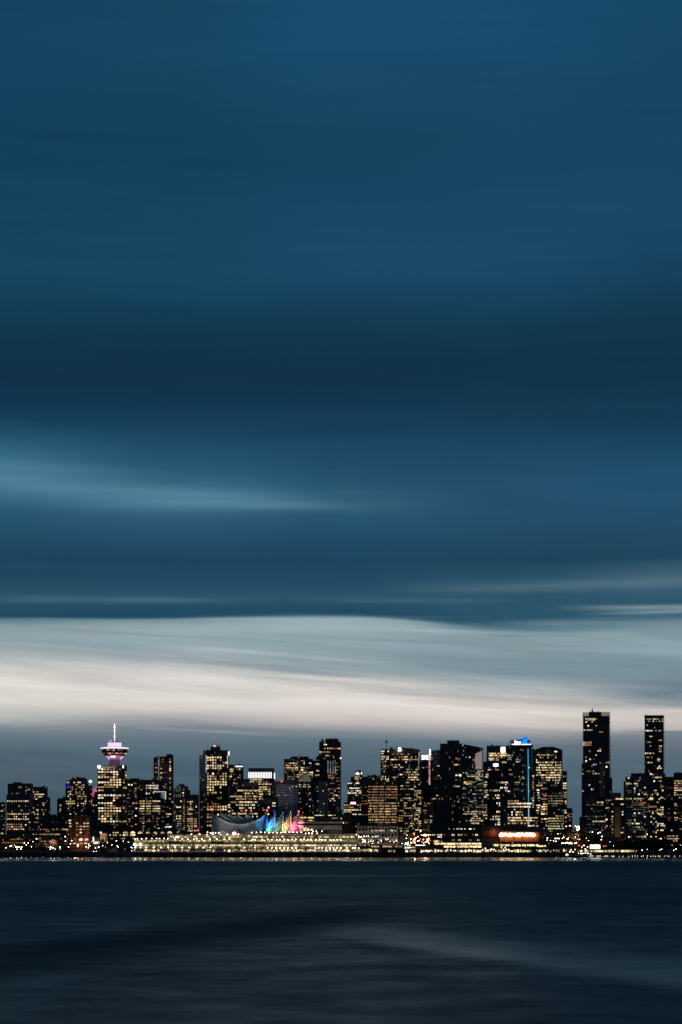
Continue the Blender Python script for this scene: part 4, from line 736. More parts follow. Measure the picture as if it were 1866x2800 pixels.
for v, p in ((907, '...d#rr..rro.'), (880, '....d....r...'), (945, '..dd.........'), (975, '..W#.........'), (1005, '.#Wo.........'), (1075, 'o##..........'), (1108, '#W#..........'), (1130, '.#...........'), (1185, '.o#o.........'), (1210, '.##..........'), (1245, '.b#W.........'), (1272, '.Wb..........'), (1380, '.oo..........'), (1414, 'poo..........'), (1447, '..#..........'), (1478, 'p#p..........'), (1517, '#o#..........'), (1560, '.g#..........')): b.win(f, v, 795, 1020, p, 20, .8)
b.done()
b = Bld(R6, OT, 'slim black tower with white window clusters at the foot of the blue-topped tower', 2985, f_black)
f = b.box(882, 1124, 970)
for v, p in ((1078, '.....d.ddWW#WW'), (1108, '............W.'), (1148, '........WW.WWW'), (1185, 'g.g###d#....WW'), (1165, '............#.'), (1250, '....#.W#..d...'), (1285, '..d..WW#......'), (1357, '.....W.W......'), (1385, '.......#......'), (1470, '.....W##......'), (1535, '..g.WW##......'), (1572, 'g.#.ggWW......'), (1608, '......##......'), (1640, '....W.WW......')): b.win(f, v, 886, 1122, p, 24, .75)
b.done()
b = Bld(R6, OT, 'dark glass tower topped by a glowing blue lantern with a white name sign', 3040, fac((0.05, 0.06, 0.08), (0.014, 0.02, 0.034), 3.8, 2, .12, .2, .03))
f = b.box(1112, 1446, 590); b.box(1160, 1462, 574, vbot=592, part='roof_deck', dY=-3, depth=36, mat=M_dark)
b.plate(f, 1172, 1432, 562, 576, em('deck_light', (1, .98, .95), 1.6), 'deck_light', 2, .6)
Y = b.Y + 2; EN = em('lantern_navy', (.02, .05, .35), .35, vary=False); EBL = em('lantern_blue', (.0, .25, 1), 1.15)
bm = BM(); prism(bm, [(X(b.px(u), Y), yy) for u, yy in ((1163, Y), (1302, Y), (1302, Y + 22), (1163, Y + 22))], Z(b.py(575), Y), [Z(b.py(v), Y) for v in (511, 502, 502, 511)]); b.part('lantern_base', bm, EN)
bm = BM(); x0 = X(b.px(1345), Y); rad = 44 * Y / F / 4.9; lathe(bm, [(rad, Z(b.py(574), Y)), (rad, Z(b.py(472), Y)), (.1, Z(b.py(469), Y))], 24, cap=False); bmesh.ops.translate(bm, verts=bm.verts, vec=(x0, Y + rad, 0)); b.part('blue_lantern', bm, EBL)
bm = BM(); prism(bm, [(X(b.px(1385), Y), Y + 3), (X(b.px(1434), Y), Y + 6), (X(b.px(1434), Y), Y + 22), (X(b.px(1385), Y), Y + 22)], Z(b.py(575), Y), [Z(b.py(v), Y) for v in (500, 508, 508, 500)]); b.part('lantern_side', bm, em('lantern_mid', (.01, .14, .7), .55))
b.text(Face((X(b.px(1163), Y), Y), (1, 0), 100), 'Shaw', 1212, 1298, 516, 554, em('name_sign', (1, 1, 1), 5, vary=False)); b.mast(1382, 440, 472, .15)
m_, t_, bs_ = newmat('led_strip'); sxx = t_.new('ShaderNodeSeparateXYZ'); t_.put(sxx.inputs[0], t_.new('ShaderNodeTexCoord').outputs['Object'])
cr = t_.new('ShaderNodeValToRGB'); t_.put(cr.inputs[0], t_.rng(sxx.outputs[2], 5, 115, 0, 1, False)); e = cr.color_ramp.elements; e[0].position = 0; e[0].color = (.70, .95, 1, 1); e[1].position = 1; e[1].color = (.05, .62, .95, 1)
for p_, c_ in ((.42, (.62, .9, .95, 1)), (.6, (.04, .55, .5, 1)), (.78, (.25, .85, .9, 1))): q_ = e.new(p_); q_.color = c_
t_.put(bs_.inputs['Emission Color'], cr.outputs[0]); bs_.inputs['Emission Strength'].default_value = .8; m_.cycles.emission_sampling = 'NONE'
bm = BM(); tube(bm, (X(b.px(1395), b.Y - 1), b.Y - 1, Z(b.py(625), b.Y)), (X(b.px(1406), b.Y - 22), b.Y - 22, Z(b.py(1660), b.Y)), .5, n=6); b.part('led_strip', bm, m_)
for v, p in ((640, '.........od......'), (714, '##.#.............'), (745, 'bbb..............'), (770, 'bpb...bb.........'), (800, '......bbb........'), (850, '..........ddr....'), (908, '.po..............'), (970, '.dor.............'), (880, '...............W.'), (1000, '.....d..b.bo.....'), (1020, '..........oW.....'), (1077, '.....gogo........'), (1140, '..............r..'), (1195, '..........b....r.'), (1165, '.....GGG.........'), (1105, '.....GGd.....d...')): b.win(f, v, 1116, 1440, p, 18, .75)
b.pts(f, 1197, (1140,), 'W', 36, 16); b.rows(f, range(1180, 1300, 24), 1200, 1340, 12, .3, 'bGW', 12, .4)
g = b.box(1015, 1450, 1345, part='podium', dY=-16, depth=16); b.box(1450, 1545, 1530, part='podium_wing', dY=-16, depth=16)
for v, p in ((1327, '......oo.o.oooo..........'), (1361, 'o###.###W####W#WW####WWWW'), (1403, '######W#d##W##W######W##.'), (1440, '...d.......W....d........'), (1475, '..o.o....W..#####o.......'), (1510, '......d..W..WW.o.#.......'), (1552, 'o####o##W########.####o##'), (1587, '####o##WWWW#o#####o.##o##'), (1625, 'oo.odd##.oo#odd.oo.o.o...')): b.win(g, v, 1016, 1448, p, 22, .95, True)
gw = Face(g.a, g.d, 500); b.win(gw, 1551, 1452, 1535, '####', 14, .9, True); b.win(gw, 1590, 1452, 1535, 'oo.d', 14, .9, True); b.win(gw, 1660, 1392, 1535, 'W#W##W##.#W#', 15, .8); b.done()
b = Bld(R6, OT, 'thin grey slab between the blue-topped tower and the barrel-topped white-windowed tower', 3230, M_grey)
f = b.box(1448, 1484, 632); g = b.box(1446, 1492, 935, part='lower_shaft', dY=-60, mat=f_black); b.rows(g, range(960, 1500, 30), 1450, 1490, 3, .5, 'W#o', 20, .6); b.done()
# --- right part
b = Bld(R7, OT, 'grey tower with a hipped roof and dense bright white window rows', 3060, fac((0.17, 0.165, 0.16), floor=4.0, bay=1.7, mu=.2, sp=.4))
f = b.box(402, 778, 640); Y = b.Y; bm = BM(); pr = [(402, 640), (515, 600), (665, 600), (778, 640)]
fr = [bm.verts.new((X(b.px(u), Y), Y - .2, Z(b.py(v), Y))) for u, v in pr]; bk = [bm.verts.new((X(b.px(u), Y), Y + 32.2, Z(b.py(v), Y))) for u, v in pr]; bm.faces.new(fr[::-1]); bm.faces.new(bk); bm.faces.new((fr[0], bk[0], bk[3], fr[3]))
for k in range(3): bm.faces.new((fr[k], fr[k + 1], bk[k + 1], bk[k]))
b.part('hipped_roof', bm, M_dark); b.plate(f, 672, 706, 658, 670, em('roof_lamp', (1, .97, .92), 2, vary=False), 'sign_panel'); b.mast(640, 575, 602, .12)
b.plate(f, 402, 424, 645, 1500, M_grey, 'corner_pier'); b.plate(f, 764, 778, 645, 1500, M_grey, 'corner_pier'); b.plate(f, 424, 764, 680, 1780, f_black, 'window_field', .06, .3)
for v, p in ((709, 'd##r#o#oo#o..d.d....'), (742, '...#.....#.....#....'), (775, 'W............d......'), (808, '####.#.##oo###.#.od#'), (845, '..#W####.####..W####'), (878, 'W#W.###W#.###W####W#'), (912, 'WWW#.##W##.##.#W####'), (946, '.o##....#oo####.oo##'), (978, '####WW#####W#o###W##'), (1012, '....##.oWWW##W#W.###'), (1048, '..d..o.oo##..#.W##W.'), (1083, '..W.#.#.d......W.W..'), (1117, 'o##o#.......d.d.d...'), (1160, '....##oor...........'), (1230, '....do.o....#.......')): b.win(f, v, 424, 764, p, 22, .78)
for v, p in ((1180, 'bWW.'), (1217, '.WW.'), (1250, '.bW.'), (1283, '.bWb'), (1318, '..#.'), (1384, 'WbWW'), (1415, '.WW.'), (1452, 'WWW.'), (1485, '.#..'), (1540, 'od..'), (1600, '..o.')): b.win(f, v, 426, 484, p, 20, .75)
for v, p in ((1255, '.oo'), (1300, 'ooo'), (1340, '.d.'), (1370, '.#o'), (1402, '##o'), (1435, 'o#o'), (1470, 'od.'), (1500, '##o'), (1567, 'o##'), (1608, 'd.o'), (1655, '..o'), (1700, '.#.')): b.win(f, v, 488, 578, p, 21, .95, True)
b.done()
b = Bld(R7, OT, 'lower dark block with pale green floors in front of the hipped-roof tower', 2960, f_black)
f = b.box(582, 800, 1205)
for v, p in ((1225, '....d..d...###..'), (1258, 'oGogGgogGoGGoog.'), (1290, 'GG.gGG.GgGGGoG..'), (1325, '##.#oggg#gogg##.'), (1360, 'ogGg.gGggoGgg.d.'), (1392, '....GG.GG.......'), (1440, '..........dd....'), (1500, '......d.........'), (1527, '........##gg#gg#'), (1560, '####g##oo##.##o#'), (1594, '##gg#gg##ggggg##'), (1630, 'dgg#ogggg#g..g##'), (1664, 'gggggg#ggggg..#.'), (1697, '####ggg###gg####'), (1730, 'd.gGd...........'), (1765, '...d........#...')): b.win(f, v, 584, 798, p, 16, .72)
b.done()
b = Bld(R7, AT, 'dark slab with pairs of white windows, right edge of the hipped-roof tower', 3000, f_black)
f = b.box(780, 840, 928)
for v, p in ((997, 'od'), (1090, 'WW'), (1122, '##'), (1154, '##'), (1213, '##'), (1247, 'W#'), (1275, '##'), (1333, '##'), (1360, '.o'), (1453, 'W#'), (1483, '#W'), (1548, '.W'), (1602, '.o'), (1665, '.#')): b.win(f, v, 784, 836, p, 22, .7)
b.done()
b = Bld(R7, AT, 'small dark block at the left side of the bright street gap', 3080, f_res)
f = b.box(800, 912, 1420, vtop2=1425); b.pts(f, 1522, (856,), '#', 14, 14); b.pts(f, 1545, (828,), 'W', 16, 26); b.rows(f, range(1460, 1760, 40), 846, 906, 4, .2, 'do', 13); b.pts(f, 1655, (880, 830), '#', 13, 16); b.done()
b = Bld(R8, AT, 'tallest black tower on the right with a glass roof parapet and toothed right edge', 2900, fac((0.03, 0.033, 0.04), (0.012, 0.016, 0.024), 3.2, 2.2, .12, .2, .015))
f = b.box(240, 596, 186, vbot=830); g = b.box(222, 600, 822, part='lower_shaft', dY=-3, depth=40); b.box(590, 634, 1012, part='right_wing', dY=2); b.box(318, 488, 132, vbot=190, part='roof_box', dY=6, depth=18, mat=M_dark); b.mast(367, 88, 134, 1.1, 'flue')
m_, t_, bs_ = newmat('parapet_glass'); bs_.inputs['Base Color'].default_value = (.18, .22, .24, 1); bs_.inputs['Roughness'].default_value = .1; bs_.inputs['Alpha'].default_value = .45
b.plate(f, 242, 318, 138, 186, m_, 'glass_parapet', 0, .3); b.plate(f, 488, 604, 130, 186, m_, 'glass_parapet', 0, .3)
for u in range(496, 600, 14): b.mast(u, 150 + (u * 7) % 22, 188, .25, 'parapet_post', 2)
b.mast(239, 132, 190, .4, 'parapet_post', 1)
for k in range(26): b.box(590, 607 + k * .5, 196 + k * 31.5, vbot=207 + k * 31.5, part='balcony', dY=-1, depth=10, mat=M_steel)
b.plate(f, 238, 354, 530, 585, em('lit_lounge', (1, .50, .28), .42), 'lit_window'); b.pts(f, 573, (248, 272, 288), '#', 12, 16)
for v, p in ((226, '.#oW##o......'), (243, '..oroo.......'), (267, '.W..o........'), (317, '..W...b......'), (375, '#oW#o........'), (402, '........or...'), (630, '........p....'), (655, '.......#W....'), (712, '......#......'), (740, '.o...........'), (765, '...W.d.......'), (788, '.W...........'), (805, '.d..........o')): b.win(f, v, 242, 592, p, 22, .82)
for v, p in ((838, '.....bb......'), (813, '...........or'), (868, '...........W.'), (928, '..ro.o.......'), (960, '#....o#o##...'), (905, 'd............'), (1112, '...b.........'), (1170, '....Wd.......'), (1193, 'o............'), (1345, '.......#o#...'), (1380, '..GG..GGGG...'), (1430, '....o........'), (1600, '.....##o###..'), (1575, '...........W.'), (1420, '...........##'), (1318, '...........dd'), (1660, '...........o.'), (1748, '...W....W....')): b.win(g, v, 224, 600, p, 20, .82)
b.plate(g, 462, 526, 805, 1260, f_grey, 'stair_strip', .3, .4); b.plate(g, 344, 352, 870, 1800, M_grey, 'mullion_fin', .4); b.plate(g, 388, 395, 870, 1800, M_grey, 'mullion_fin', .4); b.plate(g, 340, 396, 866, 876, M_grey, 'mullion_fin', .5); b.ball(513, 1757, .9, E_red); b.box(192, 236, 1540, part='side_wing', dY=8, mat=f_black)
b.rows(g, range(1280, 1800, 36), 230, 590, 20, .15, 'GdG', 14, .5); b.done()
b = Bld(R8, LB, 'low block with a tan windowless stair wall beside the tallest right tower', 2880, f_black)
f = b.box(600, 862, 1282); b.box(600, 750, 1215, vbot=1284, part='roof_box', dY=5, mat=M_grey); b.plate(f, 666, 742, 1405, 1815, M_tan, 'tan_wall', 2, 3)
for v, p in ((1298, '....#W#W#....'), (1315, 'd............'), (1370, '.#.....oWWW..'), (1440, '.............'), (1470, '.#......#....'), (1510, '........W#...'), (1535, '.W...........'), (1572, 'o#...........'), (1605, '.o...........'), (1640, '.d...........'), (1665, 'o............'), (1705, '.#...........'), (1750, '.o.....##....')): b.win(f, v, 606, 858, p, 20, .85)
b.done()
for px, e_ in ((1690, 260),):
    l = bpy.data.lights.new('yard_lamp', 'POINT'); l.energy = 900; l.color = (1, .62, .3); l.shadow_soft_size = .4; o = bpy.data.objects.new('yard_lamp', l); COL.objects.link(o); o.location = (X(px, 2866), 2862, Z(2275, 2866))
b = Bld(R8, AT, 'blue-glinting glass tower between the two tallest towers at the right', 2860, fac((0.10, 0.13, 0.19), (0.014, 0.02, 0.03), 3.4, 1.8, .12, .22, .06))
f = b.box(810, 1118, 1002); b.box(882, 1100, 956, vbot=1004, part='roof_block', dY=4, depth=22, mat=M_dark); b.box(785, 812, 1066, part='side_wing', dY=5)
for v, p in ((1018, '.W.........'), (1055, '.....dp....'), (1080, 'dd..d......'), (1095, 'o##.gg.....'), (1148, '.........W.'), (1157, '....W......'), (1190, '.Gd.g......'), (1215, '.dG.G......'), (1236, '......W..W.'), (1296, 'gg#.ggggo..'), (1318, '.....o.o...'), (1350, '....ddrrrr.'), (1378, '...rrrrrr..'), (1490, '....W.W....'), (1540, '.........W.'), (1582, '.dd.#......'), (1630, '.GG#.W#....'), (1678, '.....gg....'), (1805, '.po..ooo##.'), (1640, '.........d.')): b.win(f, v, 812, 1112, p, 18, .8)
b.rows(f, range(1410, 1780, 30), 815, 1110, 18, .15, 'GdG', 14, .6); b.done()
b = Bld(R8, AT, 'tall slender black tower near the right edge with a green-lit top floor', 3150, fac((0.03, 0.033, 0.04), (0.012, 0.016, 0.022), 3.1, 2, .12, .22, .015))
f = b.box(1066, 1322, 186); Y = b.Y; b.box(1062, 1326, 176, vbot=192, part='roof_rim', dY=-1, depth=34, mat=M_dark); b.mast(1070, 158, 178, .3); b.mast(1098, 160, 178, .2)
for k in range(28): b.box(1318, 1332 + (k % 3), 200 + k * 29, vbot=209 + k * 29, part='balcony', dY=1, depth=10, mat=M_steel)
for v, p in ((228, '.#gg.ggggG.g'), (257, '..gG.W.g.gGg'), (310, '.o..........'), (384, '#WW#W.oo.#d.'), (462, '...##.......'), (512, '.........##.'), (538, '.o##........'), (590, '...#.....o#.'), (612, '.........d..'), (632, '.........dd.'), (662, '.........##.'), (687, '##o#oo......'), (742, '.o..o.......'), (765, '........##..'), (788, '........#o..'), (811, '.r#o#.......'), (860, '......d..#..'), (886, '........#o#.'), (955, '...#........'), (345, '......d.....')): b.win(f, v, 1070, 1318, p, 20, .85)
b.done()
b = Bld(R8, AT, 'dark building at the foot of the slender right tower with scattered lamps', 3000, f_res)
f = b.box(1095, 1346, 962)
for v, p in ((968, '.W#.......'), (1010, '....##oo..'), (1060, '...W..o#..'), (1130, '........o.'), (1185, '...p#...#.'), (1238, '..o..W....'), (1285, '.##....##.'), (1302, '###...#...'), (1345, '.....#....'), (1403, 'ooooo.....'), (1443, '.....####.'), (1505, '......###.'), (1410, '.......##.'), (1480, '.......oo.')): b.win(f, v, 1115, 1344, p, 22, .8)
for v, p in ((1465, 'p.p.o.....'), (1490, '..#..#....'), (1535, '.W........'), (1562, '...#......'), (1607, '.W..#.....'), (1632, '.....W#WW.'), (1656, '.....W.WW#'), (1680, '....o.....'), (1718, '.....#.WW.'), (1752, '....#.....'), (1730, '....o.....'), (1806, '.#..#.....'), (1830, '......o#..')): b.win(f, v, 1120, 1344, p, 20, .8)
b.done()
b = Bld(R8, OT, 'square dark office block cut off by the right edge with dense white upper windows', 3030, f_black)
f = b.box(1340, 1640, 1002); g = b.box(1456, 1700, 946, vbot=1004, part='roof_block', dY=3, mat=M_dark); b.mast(1470, 900, 948, .12)
for v, p in ((1057, '..........######.###'), (1088, '..........##.#.###oo'), (1118, '..........oooooo.ooo'), (1152, '...d.d.d..##o#.#.###'), (1182, '..........######W###'), (1213, '..........###.......'), (1243, '...dd.....##o##oo###'), (1282, '...............ggGgg'), (1366, '..........##o.......'), (1390, '..........oooo......'), (1432, '...dd.....d.d.......'), (1490, '..d.d.....##o.......'), (1552, '..dd.d....##o#......'), (1580, '...dd......##.......'), (1720, '......##............'), (1795, '.o#o#oo#o#..o#o#....'), (1832, '..#o###.#.#####.....'), (1862, '.........#o.##......')): b.win(f, v, 1346, 1580, p, 19, .7)
b.done()
b = Bld(R8, LB, 'dim brown slab at the far right bottom, in front of the square dark block', 2960, f_brown)
f = b.box(1512, 1700, 1330); b.rows(f, range(1530, 1800, 34), 1516, 1568, 4, .4, 'pro#', 15); b.done()
# ================================================================ the waterfront
def sx(u, R): return R[0] + u / R[2]
def ordinal(i):
    return f'{i}' + ('th' if 10 <= i % 100 <= 20 else {1: 'st', 2: 'nd', 3: 'rd'}.get(i % 10, 'th'))
# ---- old station with arched windows
b = Bld(R2, 'station_hall', 'long dark station hall with a row of glowing half-round arch windows', 2775, f_black)
f = b.box(290, 1245, 1705); b.plate(f, 290, 1245, 1698, 1710, M_dark, 'cornice', .8, 1)
for k, (u, c) in enumerate(((507, 'o'), (603, '#'), (704, '#'), (806, 'o'), (904, 'o'), (1004, 'o'), (1100, '#'))):
    Y = b.Y - .35; bm = BM(); cx = X(b.px(u), Y); z0 = Z(b.py(1762), Y); r = 33 * Y / F / 4.9 * (1 if k in (0, 1, 2, 6) else .8)
    fr = [bm.verts.new((cx + r * math.cos(a * math.pi / 12), Y, z0 + r * .85 * math.sin(a * math.pi / 12))) for a in range(13)]; bk = [bm.verts.new(v.co + Vector((0, .4, 0))) for v in fr]
    bm.faces.new(fr[::-1]); bm.faces.new(bk); [bm.faces.new((fr[i], fr[(i + 1) % 13], bk[(i + 1) % 13], bk[i])) for i in range(13)]; b.part('arch_window', bm, PAL[c])
b.win(f, 1783, 472, 640, 'W##.#W#.'[:7], 28, .8); b.pts(f, 1750, (345, 375, 405), '#', 22, 18); b.pts(f, 1783, (350, 380, 300, 440), '#', 20, 22); b.pts(f, 1760, (920,), '#', 16, 40); b.pts(f, 1725, (745, 1225), '#', 16, 12); b.pts(f, 1745, (1210,), 'o', 34, 22); b.pts(f, 1790, (880,), 'R', 24, 8)
b.rows(f, (1830, 1865), 300, 620, 16, .3, 'oW#d', 16, .5); b.done()
b = Bld(R2, 'stair_building', 'small yellow-lit stair block with stacked glass landings left of the arched station', 2735, f_brown)
f = b.box(158, 276, 1742)
for v in (1768, 1792, 1815): b.win(f, v, 160, 270, 'oooo', 16, .95, True)
for v, p in ((1835, 'oo#o'), (1862, 'o.#o'), (1885, '.o.#')): b.win(f, v, 160, 270, p, 18, .7)
b.pts(f, 1750, (175,), 'W', 26, 24); b.done()
b = Bld(R2, 'entrance_pavilion', 'tiny glass entrance glowing white beside the brick building', 2715, f_grey)
f = b.box(68, 160, 1808); b.plate(f, 70, 82, 1810, 1868, E_white, 'lit_fin'); b.win(f, 1885, 72, 160, 'WWWWWW', 40, .85); b.plate(f, 84, 158, 1826, 1862, plain('pale_panel', (.5, .42, .4), .7), 'wall_panel', .2, .3); b.done()
b = Bld(R2, 'ramp', 'sloping grey dock ramp left of the white pier', 2690, M_grey)
Y = b.Y; b.mk((X(b.px(330), Y), Y, ground(Y))); bm = BM(); pl = [(X(b.px(270), Y), Y), (X(b.px(390), Y), Y), (X(b.px(390), Y), Y + 12), (X(b.px(270), Y), Y + 12)]; prism(bm, pl, ground(Y), [Z(b.py(1995), Y), Z(b.py(1930), Y), Z(b.py(1930), Y), Z(b.py(1995), Y)]); b.part('ramp_slab', bm, M_conc); b.done()

# ---- long white pier with its decks (S-zooms share one scale)
DK = S340
b = Bld(DK, 'pier_terminal', 'long white pier terminal on stilts with stacked lit glass decks', 2600, M_white)
Y0 = b.Y; b.mk((X(560, Y0), Y0, 0)); U = lambda px: (px - 340) * 5.2267
pier_x0, pier_x1 = 364.0, 1042.0
def slab(px0, px1, v0, v1, Y, depth, name, mat):
    bm = BM(); box(bm, X(px0, Y), X(px1, Y), Y, Y + depth, Z(2180 + v1 / 5.2267, Y), Z(2180 + v0 / 5.2267, Y)); return b.part(name, bm, mat)
M_cream = plain('cream_panel', (.34, .325, .27), .7, var=.12); M_soffit = plain('grey_soffit', (.22, .22, .22), .7)
slab(pier_x0, pier_x1, 786, 796, 2599, 70, 'pier_deck', M_soffit)
slab(pier_x0, pier_x1, 735, 786, 2604, 60, 'lower_wall', M_cream)
slab(pier_x0 + 2, 975, 705, 735, 2600.5, 8, 'fascia', M_soffit)
slab(pier_x0 + 2, 975, 673, 706, 2606, 50, 'middle_wall', plain('dark_frame', (.10, .10, .09), .6))
slab(pier_x0 + 2, 975, 645, 672, 2604, 50, 'canopy', plain('canopy_grey', (.30, .30, .27), .7))
slab(pier_x0 + 3, 470, 610, 646, 2614, 46, 'terrace_wall', M_cream); slab(470, 990, 606, 646, 2614, 46, 'terrace_wall', M_cream)
slab(460, 720, 545, 608, 2640, 44, 'upper_wall', M_cream); slab(700, 975, 538, 608, 2642, 44, 'upper_wall', M_cream)
slab(458, 722, 538, 547, 2637, 48, 'roof_edge', M_white); slab(698, 975, 528, 538, 2640, 50, 'roof_edge', M_white)
for a, c, v0, v1 in ((460.5, 498.6, 628, 668), (576, 594, 632, 670), (595, 613, 632, 670), (669, 690, 636, 668), (698, 717, 636, 668)): slab(a, c, v0, v1, 2602, 6, 'service_box', plain('box_dark', (.055, .055, .06), .6))
for a, c in ((732, 745), (776, 788), (820, 830), (860, 871), (902, 912)): slab(a, c, 540, 582, 2639, 3, 'service_box', M_grey)
for a, c in ((437, 458.7), (525, 565), (594, 613)): slab(a, c, 738, 786, 2603, 1.0, 'wall_panel', M_cream if a < 590 else M_soffit)
for px in (379, 390, 459.6, 470, 535.5, 546, 612.6, 623, 687, 698, 743, 748.5, 776, 782, 820, 826, 857, 863, 894.5, 899, 924, 930, 949, 955, 985, 1015):
    bm = BM(); tube(bm, (X(px, 2600), 2600.6, -4), (X(px, 2600), 2600.6, Z(2331.8, 2600)), .42); b.part('pile', bm, plain('pile_concrete', (.55, .55, .56), .8))
rr = random.Random(11); lf_ = Face((X(364, 2604), 2603.8), (1, 0), 400); mf = Face((X(364, 2606), 2605.8), (1, 0), 400); tf = Face((X(364, 2614), 2613.8), (1, 0), 400); uf = Face((X(460, 2640), 2639.8), (1, 0), 400)
k = pier_x0 + 3
while k < 974:                                                   # middle deck glazing
    if not (598 < k < 598): b.one(mf, U(k + 2.6), 690, 4.3 * 5.2267, 27, rr.choice('gggoog#dg'))
    k += 5.3
k = pier_x0 + 4
while k < 1036:                                                  # lower deck glazing behind the promenade
    blank = 437 < k < 459 or 524 < k < 566 or 593 < k < 613 or 368 < k < 396
    if not blank: b.one(lf_, U(k), rr.uniform(755, 768), rr.uniform(1.6, 4.2) * 5.2267, rr.uniform(20, 44), rr.choice('g#oW#go.d' if k < 960 else 'roo.#od').replace('.', 'd'))
    k += rr.uniform(3.2, 5.2)
k = 370
while k < 972:                                                   # lit terrace openings, patchy
    if rr.random() < .85: b.one(tf, U(k), rr.uniform(620, 632), rr.uniform(3, 8) * 5.2267, rr.uniform(8, 18), rr.choice('gdgoo#'))
    if k > 462 and rr.random() < .85: b.one(uf, U(k), rr.uniform(562, 575), rr.uniform(3, 9) * 5.2267, rr.uniform(12, 24), rr.choice('gogodo#'))
    k += rr.uniform(4, 8)
b.plate(uf, U(481), U(489), 562, 582, E_white, 'lit_sign', .6); b.gold()
for px, py in ((369, 2309.6), (384.5, 2309)): b.plate(mf, U(px) - 14, U(px) + 14, 668, 690, em('floodlight', (1, .9, .7), 14, sample=True, vary=False), 'floodlight', 4, .5)
b.done()
# point lights added along the pier decks to give the walls their warm glow
for px in range(372, 975, 24):
    for Y, py, e_ in ((2598, 2316, 300), (2610, 2300, 270), (2634, 2288, 320)):
        if py == 2288 and px < 465: continue
        l = bpy.data.lights.new('deck_lamp', 'POINT'); l.energy = e_; l.color = (1, .76, .38); l.shadow_soft_size = .3; o = bpy.data.objects.new('deck_lamp', l); COL.objects.link(o); o.location = (X(px, Y), Y, Z(py, Y))

# ---- white tent roof: five masted ridges stepping back to the right
SL = [730.0, 751.3, 773.3, 794.8, 816.6]; SR_TOP = [2222.5, 2223.5, 2225, 2222.5, 2225]
LLx = [580.5, 605, 628, 651, 674]; LTOP = [2220, 2221.5, 2223.5, 2225, 2222.5]
YR = [2692 + 22 * i for i in range(5)]; ZB = lambda Y: Z(2278, 2690)
t_ = thing('tent_roof', 'white tented sail roof on masts, its right sails floodlit blue, green, orange and pink', 'sail roof', (X(700, 2690), 2690, 7))
tb = Vector(t_.location)
def tpart(name, bm, mat): bmesh.ops.translate(bm, verts=bm.verts, vec=-tb); return mesh_obj(name, bm, mat, t_)
m_, t2, bs_ = newmat('tent_fabric'); tc_ = t2.new('ShaderNodeTexCoord').outputs['Object']; n_ = t2.noise(tc_, .12, 4)
cl = t2.mix(t2.rng(n_, .3, .7), (.58, .60, .62, 1), (.72, .73, .74, 1)); t2.put(bs_.inputs['Base Color'], cl); bs_.inputs['Roughness'].default_value = .75; M_fabric = m_
N, Mm = 28, 8
for i in range(5):
    Yr = YR[i]; Yf = Yr - 22 if i else Yr - 34
    xl, xr = X(LLx[i], Yr), X(SL[i], Yr); zl, zr = Z(LTOP[i], Yr), Z(SR_TOP[i], Yr); zb = ZB(Yr)
    # lower-front edge corners: the foot of the neighbour in front
    fl = X(LLx[i - 1], YR[i - 1]) if i else X(577.5, Yf); fr_ = X(SL[i - 1] + 2, YR[i - 1]) if i else X(703, Yf)
    bm = BM(); grid = []
    for a in range(N + 1):
        s = a / N; sag = 4 * s * (1 - s); asym = (1 - s) * zl + s * zr
        zr_ = asym - sag * 10.5 - 4.5 * math.sin(math.pi * s) ** .5 - 2.0 * (1 - abs(2 * s - 1)) ; row_ = []
        for c in range(Mm + 1):
            q_ = c / Mm; x = (xl + (xr - xl) * s) * (1 - q_) + (fl + (fr_ - fl) * s) * q_; y = Yr + (Yf - Yr) * q_
            if i == 0:                                               # the big front apron falls to the floor
                zf = zb + .5; z = zr_ + (zf - zr_) * q_ ** .75; z -= 1.2 * math.sin(math.pi * q_)
            else:
                zf = min(zr_ - 2.5, zb + 13 - 5.5 * math.sin(math.pi * s)); z = zr_ + (zf - zr_) * q_ ** .7
            row_.append(bm.verts.new((x, y, z)))
        grid.append(row_)
    for a in range(N):
        for c in range(Mm): bm.faces.new((grid[a][c], grid[a][c + 1], grid[a + 1][c + 1], grid[a + 1][c]))
    if i:                                                            # side sail hanging below the right edge
        edge_ = [grid[N][c].co.copy() for c in range(Mm + 1)]
        lowv = [bm.verts.new((p.x + .3, p.y, zb)) for p in edge_]; mid = [bm.verts.new((p.x + 2.2 * math.sin(math.pi * (k / Mm)) , p.y - 1.5, (p.z + zb) / 2)) for k, p in enumerate(edge_)]
        for c in range(Mm):
            bm.faces.new((grid[N][c], mid[c], mid[c + 1], grid[N][c + 1])); bm.faces.new((mid[c], lowv[c], lowv[c + 1], mid[c + 1]))
    else:                                                            # rounded corner of the front apron
        edge_ = [grid[N][c].co.copy() for c in range(Mm + 1)]
        low0 = [bm.verts.new((xr * (1 - k / Mm) + fr_ * k / Mm + 3 * math.sin(math.pi * k / Mm), p.y, zb)) for k, p in enumerate(edge_)]
        for c in range(Mm): bm.faces.new((grid[N][c], low0[c], low0[c + 1], grid[N][c + 1]))
    for fc in bm.faces: fc.smooth = True
    r_ = bmesh.ops.solidify(bm, geom=list(bm.faces), thickness=.15)
    tpart('tent_sail', bm, M_fabric)
    for px, top in ((LLx[i] - .6, LTOP[i]), (SL[i] + .7, SR_TOP[i])):
        bm = BM(); x = X(px, Yr); tube(bm, (x, Yr + .8, zb - 3), (x, Yr + .8, Z(top, Yr) + 2.2), .55, .4, 8); tpart('mast', bm, plain('mast_paint', (.55, .56, .60), .5))
        if (i in (0, 4)):
            bm = BM(); bmesh.ops.create_icosphere(bm, subdivisions=2, radius=1.1, matrix=Matrix.Translation((x, Yr + .5, Z(top, Yr) + 3.2))); tpart('beacon', bm, E_red)
